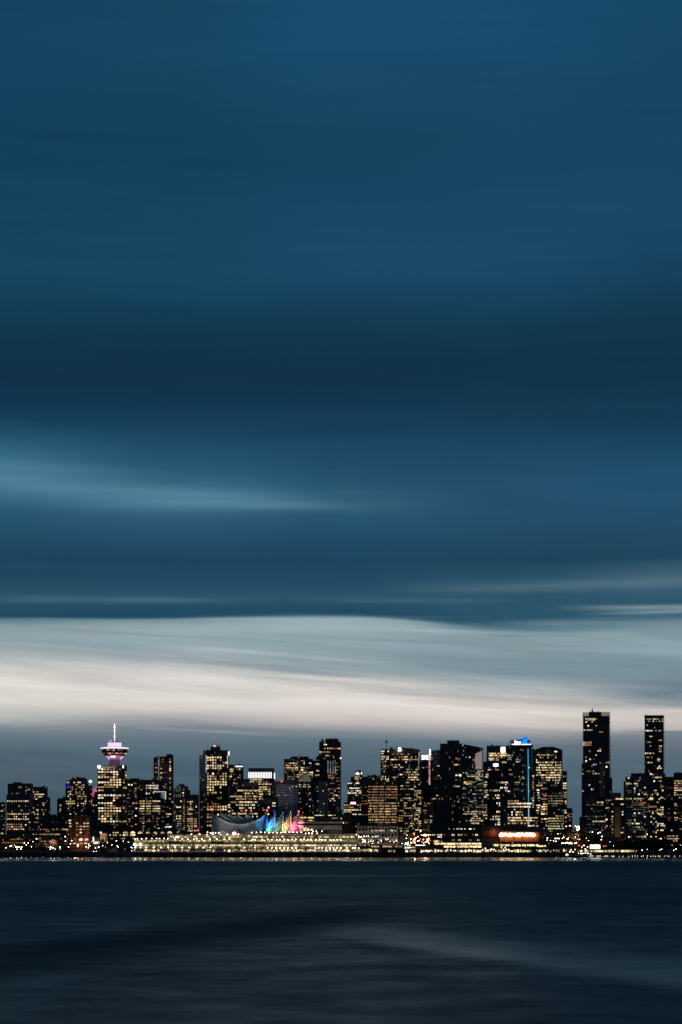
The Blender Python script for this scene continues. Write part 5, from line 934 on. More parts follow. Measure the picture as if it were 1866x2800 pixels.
bm = BM(); box(bm, X(577, 2688), X(832, 2688), 2660, 2810, 6, ZB(0) - .1); tpart('tent_deck', bm, M_soffit)
# floodlights of the sails, then white fill for the tent
def spot(px, py, Y, tx, ty, tY, col, e_, ang, blend=.5):
    l = bpy.data.lights.new('sail_flood_fill', 'SPOT'); l.energy = e_; l.color = col; l.spot_size = math.radians(ang); l.spot_blend = blend; l.shadow_soft_size = .4
    o = bpy.data.objects.new('sail_flood_fill', l); COL.objects.link(o); o.location = (X(px, Y), Y, Z(py, Y))
    d_ = Vector((X(tx, tY), tY, Z(ty, tY))) - o.location; o.rotation_euler = d_.to_track_quat('-Z', 'Y').to_euler()
spot(714, 2278, 2640, 713, 2259, 2672, (.0, .36, 1), 230000, 22, .5)
spot(741, 2276, 2676, 733, 2246, 2704, (.02, .10, 1), 260000, 50)
spot(744, 2278, 2672, 745, 2266, 2706, (.15, 1, .32), 300000, 46)
spot(770, 2278, 2690, 767, 2250, 2728, (.85, .95, .9), 50000, 60)
spot(782, 2278, 2716, 786, 2258, 2750, (1, .55, .16), 130000, 50)
spot(790, 2276, 2714, 791, 2240, 2752, (1, .36, .18), 120000, 50)
spot(806, 2278, 2738, 809, 2262, 2772, (1, .07, .22), 170000, 50)
spot(808, 2277, 2736, 813, 2238, 2774, (1, .22, .26), 110000, 50)
spot(600, 2284, 2560, 640, 2240, 2690, (1, .95, .9), 330000, 24, 1)  # white fill spots added out in front to lighten and neutralise the tent
spot(660, 2284, 2560, 690, 2245, 2690, (1, .95, .9), 180000, 20, 1)
spot(600, 2279, 2640, 612, 2264, 2672, (1, .85, .85), 20000, 40, 1)
# small orange canopy in front
t3 = thing('peaked_canopy', 'small peaked orange canopy lit from inside in front of the white tent roof', 'canopy', (X(644, 2652), 2652, 20)); Yc = 2652
P3 = lambda u, v, dy=0: (X(560 + u / 5.2267, Yc) , Yc + dy, Z(2180 + v / 5.2267, Yc))
bm = BM(); ap = bm.verts.new(P3(440, 458, 9)); ring = [bm.verts.new(P3(u, v, dy)) for u, v, dy in ((318, 548, 4), (400, 512, -2), (485, 512, -2), (590, 548, 4), (680, 622, 6), (560, 520, 20), (330, 540, 20))]
for k in range(7): bm.faces.new((ap, ring[k], ring[(k + 1) % 7]))
bmesh.ops.translate(bm, verts=bm.verts, vec=-Vector(t3.location)); mesh_obj('canopy_fabric', bm, plain('orange_fabric', (.55, .30, .16), .8), t3)
bm = BM(); bmesh.ops.create_icosphere(bm, subdivisions=2, radius=2.3, matrix=Matrix.Translation(Vector(P3(424, 525, -1)) - Vector(t3.location))); mesh_obj('canopy_lamp', bm, em('canopy_lamp', (1, .86, .66), 9, sample=True, vary=False), t3)
for u in (335, 575):
    bm = BM(); tube(bm, Vector(P3(u, 548, 4)) - Vector(t3.location), Vector(P3(u, 606, 4)) - Vector(t3.location), .3); mesh_obj('canopy_post', bm, M_steel, t3)

# ---- convention centre with sloping roofs and a timber hall
CV = S1120
b = Bld(CV, 'convention_centre', 'broad dark convention centre with sloping roofs, glowing timber hall and glazed base', 2660, f_black)
b.mk((X(1330, b.Y), b.Y, 7)); Y = b.Y; u2 = lambda px: (px - 1120) * 5.2267
def roofp(us, y, dep, name, mat, thick=None):
    bm = BM(); n = len(us); top = [(X(b.px(u), y), Z(b.py(v), y)) for u, v, _ in us]; bot = [(X(b.px(u), y), Z(b.py(w_), y)) for u, _, w_ in us]
    A = [bm.verts.new((x, y, z)) for x, z in top]; B = [bm.verts.new((x, y, z)) for x, z in bot]; C2 = [bm.verts.new((x, y + dep, z)) for x, z in top]; D2 = [bm.verts.new((x, y + dep, z)) for x, z in bot]
    for k in range(n - 1):
        bm.faces.new((B[k], B[k + 1], A[k + 1], A[k])); bm.faces.new((A[k], A[k + 1], C2[k + 1], C2[k])); bm.faces.new((D2[k + 1], D2[k], C2[k], C2[k + 1])); bm.faces.new((D2[k], D2[k + 1], B[k + 1], B[k]))
    bm.faces.new((A[0], C2[0], D2[0], B[0])); bm.faces.new((A[-1], B[-1], D2[-1], C2[-1])); return b.part(name, bm, mat)
M_roof = plain('planted_roof', (.045, .05, .04), .95)
roofp([(285, 400, 480), (330, 372, 480), (420, 342, 470), (600, 365, 440), (800, 380, 440), (1035, 392, 440)], Y - 2, 60, 'west_roof', M_roof)
roofp([(1035, 400, 482), (1250, 405, 478), (1463, 402, 500), (1660, 410, 500), (1790, 432, 502), (1945, 452, 510), (1975, 470, 520)], Y - 5, 70, 'east_roof', plain('roof_grey', (.09, .09, .09), .9))
f = b.box(300, 1035, 440, part='dark_glass_hall', mat=fac((.03, .03, .034), (.012, .014, .02), 5, 3, .12, .2, .02), dY=0); f2 = b.box(350, 1035, 640, part='glazed_base', dY=-14, depth=14)
g = b.box(1035, 1285, 478, part='timber_wall', dY=0, mat=plain('dimly_lit_timber', (.20, .075, .035), .7)); h_ = b.box(1285, 1960, 640, part='glazed_base', dY=-14, depth=14); M_tim = plain('lit_timber', (.42, .13, .045), .7)  # dim and lit ends of the hall are put into two timber tones
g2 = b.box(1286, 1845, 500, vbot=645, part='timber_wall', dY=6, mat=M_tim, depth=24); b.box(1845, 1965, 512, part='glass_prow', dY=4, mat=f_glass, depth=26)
b.box(1035, 1285, 560, vbot=574, part='floor_slab', dY=-1.2, depth=2, mat=M_dark); b.box(1030, 1285, 640, part='grey_wall', dY=-13, depth=13, mat=M_grey); b.box(1284, 1970, 636, vbot=650, part='floor_slab', dY=-8, depth=14, mat=M_dark)
for u in (1289, 1500, 1632, 1770, 1880): b.box(u - 4, u + 4, 500, vbot=640, part='column', dY=3, depth=1, mat=M_dark)
bm = BM(); rr = random.Random(5)
for k in range(44):
    u = 1296 + k * 11.2
    if rr.random() < .92: bmesh.ops.create_icosphere(bm, subdivisions=1, radius=rr.uniform(1.2, 2.4), matrix=Matrix.Translation((X(b.px(u), Y + 3), Y + 3, Z(b.py(537 + rr.uniform(-8, 10)), Y))))
b.part('hall_lights', bm, em('hall_light', (1, .74, .46), 6, sample=True, vary=False))
bm = BM(); tube(bm, (X(b.px(1975), Y - 4), Y - 4, Z(b.py(472), Y)), (X(b.px(2030), Y - 4), Y - 4, Z(b.py(560), Y)), .5); b.part('prow_strut', bm, M_grey)
for v, p in ((456, '....b..b.W.WW.W..WW.b....'), (540, '.d....#o..#oo.rr...d.#o..'), (615, '......rd..oo.....dd...oo.')): b.win(f, v, 470, 1030, p, 16 if v < 500 else 26, .8)
b.win(f, 540, 300, 470, '.#W#.#b##W#'[:9], 20, .6); b.win(f, 570, 400, 465, '##o#', 22, .7)
for v, a, c, p in ((667, 355, 465, 'oo#o#oo#'), (667, 466, 1030, '####o###########W####o#####o###W#####'), (707, 475, 1030, '.o#o##o#oo##.o#oo####W##o##o####o###'), (632, 345, 470, 'oo#oo.o'), (690, 1205, 1290, '##o#.'), (690, 1290, 1850, 'o###o#W###.##o#oo###.#W##.#o###W#o.##')): b.win(f2 if c <= 1035 else h_, v, a, c, p, 30 if v == 667 else 34, .95)
b.win(h_, 700, 1850, 2320 if False else 1955, '##o#o##', 26, .9); b.gold().done()
for px in range(1375, 1472, 16):
    l = bpy.data.lights.new('hall_lamp', 'POINT'); l.energy = 750; l.color = (1, .52, .2); l.shadow_soft_size = .6; o = bpy.data.objects.new('hall_lamp', l); COL.objects.link(o); o.location = (X(px, Y + 1), Y + 1, Z(2180 + 540 / 5.2267, Y))
l = bpy.data.lights.new('hall_lamp', 'POINT'); l.energy = 1500; l.color = (1, .4, .2); o = bpy.data.objects.new('hall_lamp', l); COL.objects.link(o); o.location = (X(1352, Y - 6), Y - 6, Z(2276, Y))

# ---- lower quay arcade, right half
b = Bld(CV, 'quay_arcade', 'long low quay arcade glowing yellow under the convention centre', 2618, f_black)
f = b.box(-10, 2300, 735, depth=20); b.box(-10, 2310, 728, vbot=740, part='arcade_roof', dY=-1.5, depth=24, mat=M_dark); rr = random.Random(3)
u = 0
while u < 2290:
    d = .95 if 160 < u < 1750 else .65; w_ = rr.uniform(14, 46)
    if rr.random() < d: b.one(f, u + w_ / 2, rr.uniform(766, 776), w_ * .88, rr.uniform(24, 46), rr.choice('ogdooG#' if u > 300 else 'oGdg'))
    if rr.random() < .45: b.one(f, u + w_ / 2, rr.uniform(748, 762), 14, 14, rr.choice('W#W'))
    u += w_ + (8 if rr.random() < .15 else 1)
b.gold().done()
b = Bld(S1400, 'quay_arcade', 'second stretch of lit quay sheds with a bright white billboard at the right', 2622, f_black)
f = b.box(905, 1790, 745, depth=18); b.plate(f, 1112, 1256, 682, 738, em('billboard', (1, .98, .94), 2.4), 'billboard', 6, .6); b.plate(f, 980, 1052, 594, 612, E_white, 'lit_sign', -60, .6)
bm = BM(); [tube(bm, (X(b.px(u), b.Y - 5.6), b.Y - 5.6, 7), (X(b.px(u), b.Y - 5.6), b.Y - 5.6, Z(b.py(736), b.Y)), .3) for u in (1125, 1245)]; b.part('billboard_posts', bm, M_steel)
b.plate(f, 1296, 1352, 690, 712, PAL['r'], 'lit_sign', 5, .5); b.win(f, 772, 920, 1790, '.d.g#.d##gGo#.gogg#g#go#ggogo#Gogg.g#gog#ggogo.o', 36, .9); b.gold().done()
b = Bld(S840, 'covered_walk', 'low covered walkway with long amber lit panes, right end of the pier', 2640, M_dark)
f = b.box(700, 1460, 672, vtop2=690); b.win(f, 706, 880, 1370, '.oooooo.ooooooo.ooddd', 28, 1, True); b.win(f, 690, 720, 900, 'dodg.d', 22, .9); b.plate(f, 1395, 1488, 712, 736, em('kiosk_sign', (1, .93, .92), 1.4), 'lit_sign', 3, .5); b.plate(f, 1490, 1548, 712, 738, PAL['g'], 'lit_sign', 3, .5)
b.box(1360, 1600, 700, dY=-2, part='kiosk', mat=f_black, depth=12); b.win(Face((X(1100, 2638), 2637.8), (1, 0), 200), 772, 1165, 1260, 'W.W.o#', 36, .7); b.win(Face((X(1100, 2638), 2637.8), (1, 0), 200), 772, 1405, 1560, 'WW.o#o.o', 40, .8); b.done()
b = Bld(R1, 'dock_shed', 'low dark railway dock with a green-roofed train shed at the lower left', 2630, M_dark)
f = b.box(680, 1235, 2012, depth=14, vbot=2060); b.plate(f, 690, 1230, 2010, 2016, plain('green_roof', (.10, .16, .09), .7), 'roof_edge', 1, 1); b.win(f, 2030, 700, 1230, '.W.#.#g#.o##.#####W#.###o', 14, .7); b.win(f, 2040, 950, 1000, '.oo.', 20, .9); b.done()
# dark quay edge
b = Bld(R1, 'quay_wall', 'dark low quay wall along the whole far shore', 2612, M_dark); b.mk((0, 2612, 0)); bm = BM()
box(bm, -900, X(364, 2612), 2612, 2626, -4, 6.2); box(bm, X(1042, 2612), 900, 2608, 2626, -4, 5.6); b.part('wall_body', bm, plain('wet_concrete', (.05, .05, .05), .9))
for u in range(1300, 1850, 37):
    bm = BM(); px = u / 4.9; tube(bm, (X(px, 2611), 2611, -4), (X(px, 2611), 2611, 6), .5); b.part('pile', bm, M_conc)

# ---- lamps: one post and globe, copied
bm = BM(); tube(bm, (0, 0, 0), (0, 0, 4), .12, .09, 6); pm = bpy.data.meshes.new('post'); bm.to_mesh(pm); bm.free(); pm.materials.append(M_steel)
def globe_mesh(r, mat):
    bm = BM(); bmesh.ops.create_icosphere(bm, subdivisions=1, radius=r); me = bpy.data.meshes.new('globe'); bm.to_mesh(me); bm.free(); me.materials.append(mat); return me
LM = {'w': globe_mesh(.52, E_lamp), 'W': globe_mesh(.8, em('lamp_big', (1, .88, .70), 30, sample=True, vary=False)), 'o': globe_mesh(.6, em('lamp_orange', (1, .50, .20), 14, sample=True, vary=False)),
      'r': globe_mesh(.6, em('lamp_red', (1, .10, .06), 8, sample=True, vary=False)), 's': globe_mesh(.38, em('lamp_small', (1, .90, .75), 14, sample=True, vary=False)), 'b': globe_mesh(.55, em('lamp_blue', (.35, .6, 1), 8, sample=True, vary=False)), 't': globe_mesh(.27, em('lamp_tiny', (1, .88, .70), 8, sample=True, vary=False)), 'p': globe_mesh(.55, em('lamp_pinkish', (1, .60, .42), 12, sample=True, vary=False))}
def lamps(pts, Y, what, where, group, kind='w', hgt=4.0, base=None):
    pts = sorted(pts)
    for i, p in enumerate(pts):
        px, py = p[0], p[1]; kd = p[2] if len(p) > 2 else kind; yy = Y + (p[3] if len(p) > 3 else 0)
        z = Z(py, yy); h = hgt if base is None else max(1.0, z - base)
        nth = 'leftmost' if i == 0 else ('rightmost' if i == len(pts) - 1 else ordinal(i + 1) + ' from the left')
        o = thing(KIND[what], f'{what} {where}, {nth}', KIND[what].replace('_', ' '), (X(px, yy), yy, z - h), group)
        c = bpy.data.objects.new('post', pm); COL.objects.link(c); c.parent = o; c.scale = (1, 1, h / 4)
        c = bpy.data.objects.new('globe', LM[kd]); COL.objects.link(c); c.parent = o; c.location = (0, 0, h)
KIND = {'globe lamp': 'deck_lamp', 'small globe lamp': 'deck_lamp', 'bright lamp': 'floodlight', 'white lamp': 'quay_lamp', 'street lamp': 'street_lamp', 'street light': 'street_light', 'small lamp': 'quay_lamp', 'lamp': 'post_lamp',
        'path lamp': 'path_lamp', 'tiny dock lamp': 'dock_lamp', 'tiny lamp': 'dock_lamp', 'yard lamp': 'yard_lamp'}
c3 = lambda u, v, R: (sx(u, R), R[1] + v / R[2])
lamps([c3(u, 720, S340) for u in (155, 232, 317, 422, 525, 627, 727, 830, 932, 1033, 1132, 1232)] + [c3(u, 722, S560) for u in (568, 722)], 2599, 'globe lamp', 'on the lower pier walk, left half', 'lamps along the lower pier walk', hgt=3.2)
lamps([c3(u, 726, S560) for u in (900, 960, 1020, 1077, 1133, 1190, 1247, 1305)] + [c3(u, 728, S840) for u in (120, 165, 220, 278, 325, 378, 430, 484, 575, 655, 685, 738)], 2599, 'globe lamp', 'on the lower pier walk, right half', 'lamps along the lower pier walk', hgt=3.2)
lamps([c3(u, 592 + (u * 7 % 5), S340) for u in (157, 187, 247, 316, 395, 460, 503, 570, 622)], 2612, 'globe lamp', 'on the upper terrace, left end of the pier', 'lamps along the upper pier terrace', hgt=4)
lamps([c3(u, 596 + (u * 7 % 9), S340) for u in (725, 832, 910, 995, 1035, 1110, 1225, 1325, 1432, 1505)] + [c3(u, 600, S560) for u in (565,)], 2612, 'globe lamp', 'on the upper terrace below the tall brown tower', 'lamps along the upper pier terrace', hgt=4)
lamps([c3(u, 602 + (u * 13 % 9), S560) for u in (685, 722, 825, 905, 960, 1030, 1075, 1137, 1190, 1250, 1303, 1372, 1420, 1475, 1520)], 2612, 'globe lamp', 'on the upper terrace below the coloured sails', 'lamps along the upper pier terrace', hgt=4)
lamps([c3(u, 606 + (u * 13 % 9), S840) for u in (10, 60, 125, 180, 215, 265, 335, 380, 435, 480)], 2612, 'globe lamp', 'on the upper terrace right of the sails', 'lamps along the upper pier terrace', hgt=4)
lamps([c3(u, 502 + (u * 7 % 11), S560) for u in (675, 742, 803, 860, 922, 980, 1037, 1093, 1152, 1210, 1265, 1322, 1380)], 2648, 'globe lamp', 'in the row along the foot of the coloured sails', 'lamps along the foot of the sails', hgt=3.5)
lamps([c3(u, v, S340) for u, v in ((960, 532), (1080, 532), (1185, 535), (1265, 535), (1375, 535), (1190, 502), (1235, 515), (1265, 512), (1305, 514), (1350, 512), (1475, 533))], 2646, 'small globe lamp', 'on the pier roof left of the orange canopy', 'lamps on the pier roof', hgt=3)
lamps([c3(u, v, S560) for u, v in ((600, 545), (482, 535), (1395, 550), (1430, 462), (1475, 468), (1525, 465), (1445, 520), (1490, 515), (1535, 518), (985, 580), (1042, 578), (1215, 580), (1270, 582), (815, 578))], 2655, 'globe lamp', 'scattered on the pier roof round the sails', 'lamps on the pier roof', hgt=3)
rr = random.Random(21)
lamps([(sx(u, S840), 2180 + v / 5.2267) for u, v in ((15, 465), (68, 465), (90, 490), (135, 488), (212, 488), (25, 518), (70, 520), (145, 520), (100, 545), (475, 560))], 2735, 'bright lamp', 'in front of the white-banded hall', 'lamps before the terraced hall', hgt=6)
lamps([(sx(u, S840), 2180 + v / 5.2267, k) for u, v, k in ((535, 600, 'W'), (585, 605, 'p'), (610, 635, 'W'), (635, 622, 'p'), (650, 600, 'p'), (512, 590, 'w'), (560, 580, 'r'), (650, 570, 'r'), (685, 600, 'w'), (735, 610, 'w'), (770, 635, 'W'), (795, 605, 'w'), (800, 640, 'p'), (825, 625, 'W'), (835, 640, 'w'), (490, 635, 'w'), (460, 630, 'p'), (435, 615, 'w'), (410, 590, 'w'), (745, 568, 'w'), (770, 570, 'w'), (815, 560, 's'), (850, 560, 's'), (940, 565, 's'), (980, 565, 's'), (708, 538, 'w'))], 2700, 'bright lamp', 'in the forecourt cluster left of the white-framed block', 'forecourt lamps', hgt=6)
lamps([(sx(u, S840), 2180 + v / 5.2267) for u, v in ((878, 645), (910, 630), (945, 630), (940, 660), (1018, 650), (1062, 630), (1125, 600), (1158, 600), (1185, 635), (1240, 640), (1278, 630), (465, 672), (570, 728), (625, 712))], 2690, 'white lamp', 'along the front of the white-framed block', 'lamps before the white-framed block', kind='s', hgt=5)
lamps([(sx(u, S840), 2180 + v / 5.2267, k) for u, v, k in ((1358, 665, 'b'), (1415, 660, 'w'), (1438, 675, 'W'), (1440, 650, 'w'), (1490, 655, 'w'), (1545, 655, 'o'), (1420, 590, 'p'), (1485, 600, 'w'), (1430, 545, 's'), (1532, 535, 'r'), (1535, 515, 'r'), (1548, 600, 'p'), (1530, 630, 'o'), (1400, 680, 's'), (1470, 690, 's'))], 2705, 'street lamp', 'left of the red street lights', 'street lamps by the gap street', hgt=7)
lamps([(sx(u, S1120), 2180 + v / 5.2267, k) for u, v, k in ((25, 602, 'p'), (65, 605, 'o'), (80, 592, 'p'), (95, 582, 'w'), (125, 565, 'p'), (68, 525, 'r'), (70, 540, 'r'), (160, 490, 'o'), (162, 475, 'p'), (172, 540, 's'), (205, 545, 'W'), (225, 540, 'W'), (240, 548, 'w'), (230, 562, 'p'), (268, 540, 'o'), (275, 575, 'r'), (278, 598, 'w'), (298, 540, 'p'), (318, 545, 's'), (330, 600, 'o'), (348, 600, 'W'), (360, 538, 'o'), (200, 608, 'o'), (140, 625, 'p'), (120, 625, 'w'), (65, 650, 'o'), (30, 655, 'p'), (205, 655, 'p'), (235, 640, 'p'), (262, 628, 'W'), (250, 640, 'o'), (280, 660, 'o'), (90, 630, 'r'), (50, 630, 'r'), (180, 640, 'r'), (155, 600, 'r'), (255, 605, 'o'), (300, 620, 'r'), (315, 570, 'w'))], 2720, 'street light', 'in the busy red and white junction', 'lights of the busy junction', hgt=6)
lamps([(sx(u, S1120), 2180 + v / 5.2267) for u, v in ((97, 690), (113, 690), (130, 690), (147, 690), (163, 690), (185, 690), (203, 690), (218, 690), (175, 772), (205, 772), (235, 770), (255, 768), (290, 772), (415, 770))], 2606, 'small lamp', 'on the quay left of the arcade', 'small quay lamps', kind='s', hgt=3)
lamps([(sx(u, S1120), 2180 + v / 5.2267) for u, v in ((545, 750), (592, 762), (640, 765), (660, 765), (750, 765), (805, 765), (885, 765), (1045, 755), (1085, 730), (1100, 752), (1175, 745), (1210, 748), (1345, 748), (1385, 745), (1420, 750), (1318, 725), (1370, 725))], 2604, 'white lamp', 'along the yellow quay arcade', 'lamps along the quay arcade', kind='s', hgt=4)
# tree hung with lights at the foot of the gap street and the lamps climbing behind it
lamps([(sx(u, S1400), 2180 + v / 5.2267, k, dy) for u, v, k, dy in ((910, 412, 'p', 90), (935, 425, 'o', 90), (955, 425, 'W', 80), (965, 455, 'w', 70), (930, 440, 'p', 70), (905, 465, 'o', 60), (925, 475, 'w', 60), (945, 470, 'W', 50), (890, 490, 'p', 40), (925, 500, 'p', 40), (945, 495, 'w', 40), (830, 515, 'w', 30), (830, 545, 'o', 20), (905, 525, 'W', 30), (920, 530, 'o', 20), (935, 520, 'p', 20), (955, 548, 'o', 10), (912, 575, 'W', 10), (885, 590, 'p', 5), (910, 600, 'p', 5), (940, 605, 'o', 0), (960, 615, 'o', 0), (955, 630, 'o', 0), (850, 530, 's', 20), (865, 580, 'r', 10), (870, 540, 'r', 20), (945, 570, 'r', 10), (985, 575, 's', 10), (870, 462, 's', 50), (835, 408, 'w', 60), (780, 420, 's', 60))], 2690, 'street light', 'climbing the bright street gap', 'lights climbing the gap street', hgt=6)
lamps([(sx(u, S1400), 2180 + v / 5.2267, k) for u, v, k in ((470, 560, 'w'), (490, 575, 's'), (510, 582, 'w'), (505, 615, 's'), (555, 620, 's'), (598, 628, 's'), (632, 635, 'w'), (620, 592, 'w'), (650, 590, 'w'), (680, 592, 'w'), (725, 590, 'w'), (745, 575, 'p'), (748, 595, 's'), (790, 600, 'W'), (805, 605, 'p'), (812, 585, 's'), (660, 525, 's'), (740, 550, 's'))], 2700, 'street lamp', 'between the timber hall and the bright street gap', 'street lamps beside the timber hall', hgt=6)
lamps([(sx(u, S1400), 2180 + v / 5.2267, k) for u, v, k in ((718, 660, 'w'), (740, 660, 'w'), (765, 660, 'w'), (800, 655, 'W'), (820, 662, 'w'), (840, 655, 'W'), (860, 662, 'w'), (905, 660, 'w'), (925, 660, 'w'), (960, 692, 'r'), (1005, 715, 's'), (1030, 690, 'w'), (1085, 712, 'p'), (1055, 745, 'w'), (908, 750, 's'), (850, 755, 's'), (830, 785, 's'), (875, 785, 's'))], 2612, 'white lamp', 'on the quay at the foot of the street gap', 'quay lamps at the street gap', hgt=4)
lamps([(sx(u, S1400), 2180 + v / 5.2267, k) for u, v, k in ((1155, 498, 'w'), (1235, 518, 'w'), (1290, 562, 'w'), (1255, 605, 's'), (1280, 608, 'w'), (1068, 588, 's'), (1100, 622, 'w'), (1115, 648, 'o'), (1045, 650, 's'), (1405, 640, 'b'), (1405, 658, 'b'), (1095, 588, 's'), (1458, 698, 'w'), (1500, 695, 'b'), (1475, 712, 's'), (1500, 715, 'b'))], 2720, 'lamp', 'round the foot of the tallest right tower', 'lamps by the tallest right tower', hgt=6)
lamps([(sx(u, R8), 1920 + v / 4.9, k) for u, v, k in ((780, 1918, 'w'), (830, 1930, 's'), (870, 1950, 'w'), (948, 1908, 'w'), (935, 1970, 's'), (1048, 1908, 'w'), (1030, 1985, 'w'), (1100, 1970, 'W'), (1165, 1985, 's'), (1197, 1972, 'w'), (1272, 1985, 's'), (1297, 1972, 'w'), (1312, 1862, 'w'), (1435, 1920, 'p'), (1458, 1985, 's'), (1485, 1972, 'w'), (1548, 1920, 's'), (650, 1928, 's'), (690, 1932, 'b'), (855, 1808, 'p'), (1102, 1775, 'p'), (1285, 1830, 's'))], 2680, 'path lamp', 'among the dark trees at the right', 'lamps among the seawall trees', hgt=5)
lamps([(sx(u, R8), 1920 + (2064 + (u % 5)) / 4.9) for u in (330, 345, 360, 375, 430, 445, 460, 475, 527, 542, 557, 572, 628, 643, 658, 728, 773, 852, 905, 940, 970, 1022, 1050, 1105, 1147, 1180, 1213, 1250, 1272, 1335, 1375, 1395, 1467, 1540)], 2600, 'tiny dock lamp', 'in the row along the waterline at the right', 'dock lamps at the waterline', kind='t', hgt=1.6)
lamps([(sx(u, R8), 1920 + v / 4.9) for u, v in ((180, 2028), (212, 2030), (225, 2032), (240, 2030), (270, 2026), (300, 2028), (315, 2030), (345, 2040))], 2598, 'tiny lamp', 'on the gangway beside the moored boat', 'gangway lamps', kind='s', hgt=2)
lamps([(u / 4.9, 1920 + v / 4.9, k) for u, v, k in ((80, 1955, 'W'), (145, 1930, 'W'), (185, 1942, 'w'), (215, 1945, 'w'), (235, 1940, 'w'), (258, 1942, 'w'), (290, 1945, 'w'), (280, 1972, 'w'), (228, 1972, 's'), (350, 1915, 's'), (420, 1942, 'w'), (485, 1945, 'p'), (490, 1835, 'w'), (440, 1870, 's'), (580, 1942, 'w'), (378, 1888, 'p'), (325, 1890, 'p'))], 2650, 'yard lamp', 'in the dark yard at the lower left', 'yard lamps', hgt=6)
lamps([(u / 4.9, 1920 + v / 4.9, k) for u, v, k in ((630, 1950, 'p'), (655, 1945, 'p'), (685, 1940, 'W'), (710, 1955, 'w'), (675, 1970, 'w'), (740, 1972, 'w'), (805, 1942, 'w'), (805, 1970, 's'), (875, 1805, 'w'), (878, 1865, 's'), (918, 1942, 'w'), (960, 1858, 'w'), (1045, 1915, 'W'), (1040, 1935, 'p'), (1155, 1940, 'w'), (1185, 1955, 's'), (1190, 1905, 's'), (1255, 2002, 's'), (1292, 2002, 's'), (770, 2022, 'w'), (975, 2035, 'o'), (1180, 2025, 's'), (1280, 1955, 'p'), (1325, 1945, 'w'), (1375, 1925, 's'), (1440, 1885, 's'), (945, 1900, 'o'))], 2650, 'yard lamp', 'in front of the warehouse and brick building', 'yard lamps', hgt=6)
lamps([(240 + u / 4.9, 1920 + v / 4.9, k) for u, v, k in ((325, 1915, 's'), (395, 1928, 's'), (410, 1945, 's'), (385, 1862, 'w'), (545, 1880, 's'), (580, 1945, 'b'), (595, 1955, 's'), (590, 1995, 'b'), (478, 1865, 's'), (35, 1925, 's'), (15, 1925, 'w'))], 2660, 'lamp', 'between the arched station and the pier', 'lamps by the arched station', kind='s', hgt=5)
lamps([(u / 4.9, 2345.2) for u in (138, 225, 290, 348, 418, 495, 577, 680, 768, 915)], 2598, 'tiny lamp', 'at the waterline on the lower left', 'waterline lamps', kind='t', hgt=1.4)

# ---- moored boat
bt = thing('ferry_boat', 'dark moored boat with one bright square cabin window at the street gap', 'boat', (X(1570, 2585), 2585, 0)); L_ = Vector(bt.location); Yb = 2585
bm = BM(); x0, x1 = X(1543, Yb) - L_.x, X(1612, Yb) - L_.x
prism(bm, [(x0, -3), (x1 - 6, -3), (x1, 0), (x1 - 6, 3), (x0, 3)], [-.8] * 5, [2.0, 2.2, 2.8, 2.2, 2.0]); mesh_obj('hull', bm, M_dark, bt)
bm = BM(); box(bm, x0 + 2, x0 + 17, -2.3, 2.3, 2.0, 5.2); mesh_obj('cabin', bm, plain('boat_grey', (.3, .3, .3), .6), bt)
bm = BM(); box(bm, x0 + 2.5, x0 + 5.6, -2.5, -2.2, 2.6, 4.9); mesh_obj('cabin_window', bm, em('cabin_light', (1, .93, .78), 2.2), bt)
bm = BM(); tube(bm, (x0 + 11, 0, 5.2), (x0 + 11, 0, 10), .12); mesh_obj('mast', bm, M_steel, bt)
# ---- cars on the quay road
bm = BM(); box(bm, -2.2, 2.2, -.9, .9, .35, .95); prism(bm, [(-1.5, -.8), (1.2, -.8), (1.2, .8), (-1.5, .8)], .95, [1.5] * 4); cbm = bpy.data.meshes.new('car_body'); bm.to_mesh(cbm); bm.free(); cbm.materials.append(plain('car_paint', (.08, .08, .09), .35))
wbm = BM(); tube(wbm, (0, -.11, 0), (0, .11, 0), .33, n=10); wme = bpy.data.meshes.new('wheel'); wbm.to_mesh(wme); wbm.free(); wme.materials.append(plain('tyre', (.02, .02, .02), .9))
hm, tm = globe_mesh(.3, em('headlight', (1, .95, .85), 20, sample=True, vary=False)), globe_mesh(.28, em('tail_light', (1, .05, .03), 9, sample=True, vary=False))
rr = random.Random(8); cs = sorted([sx(u, S1120) for u in (20, 70, 130, 190, 245, 300)] + [sx(u, S1400) for u in (700, 760, 830, 880, 930, 985)])
for i, px in enumerate(cs):
    Yc_ = 2668 + (i % 3) * 9; wh = 'at the red junction' if px < 1200 else 'at the foot of the bright street gap'; j = i % 6 + 1
    o = thing('parked_car', f'dark car {wh}, {"leftmost" if j == 1 else "rightmost" if j == 6 else ordinal(j) + " from the left"}', 'car', (X(px, Yc_), Yc_, ground(Yc_)), 'cars on the quay road'); o.rotation_euler.z = rr.choice((1.3, 1.8, -1.4, -1.7))
    c = bpy.data.objects.new('car_body', cbm); COL.objects.link(c); c.parent = o
    for x in (-1.4, 1.4):
        for y in (-.84, .84): c = bpy.data.objects.new('wheel', wme); COL.objects.link(c); c.parent = o; c.location = (x, y, .33)
    for y in (-.6, .6):
        c = bpy.data.objects.new('headlight', hm); COL.objects.link(c); c.parent = o; c.location = (2.2, y, .7); c = bpy.data.objects.new('tail_light', tm); COL.objects.link(c); c.parent = o; c.location = (-2.2, y, .75)
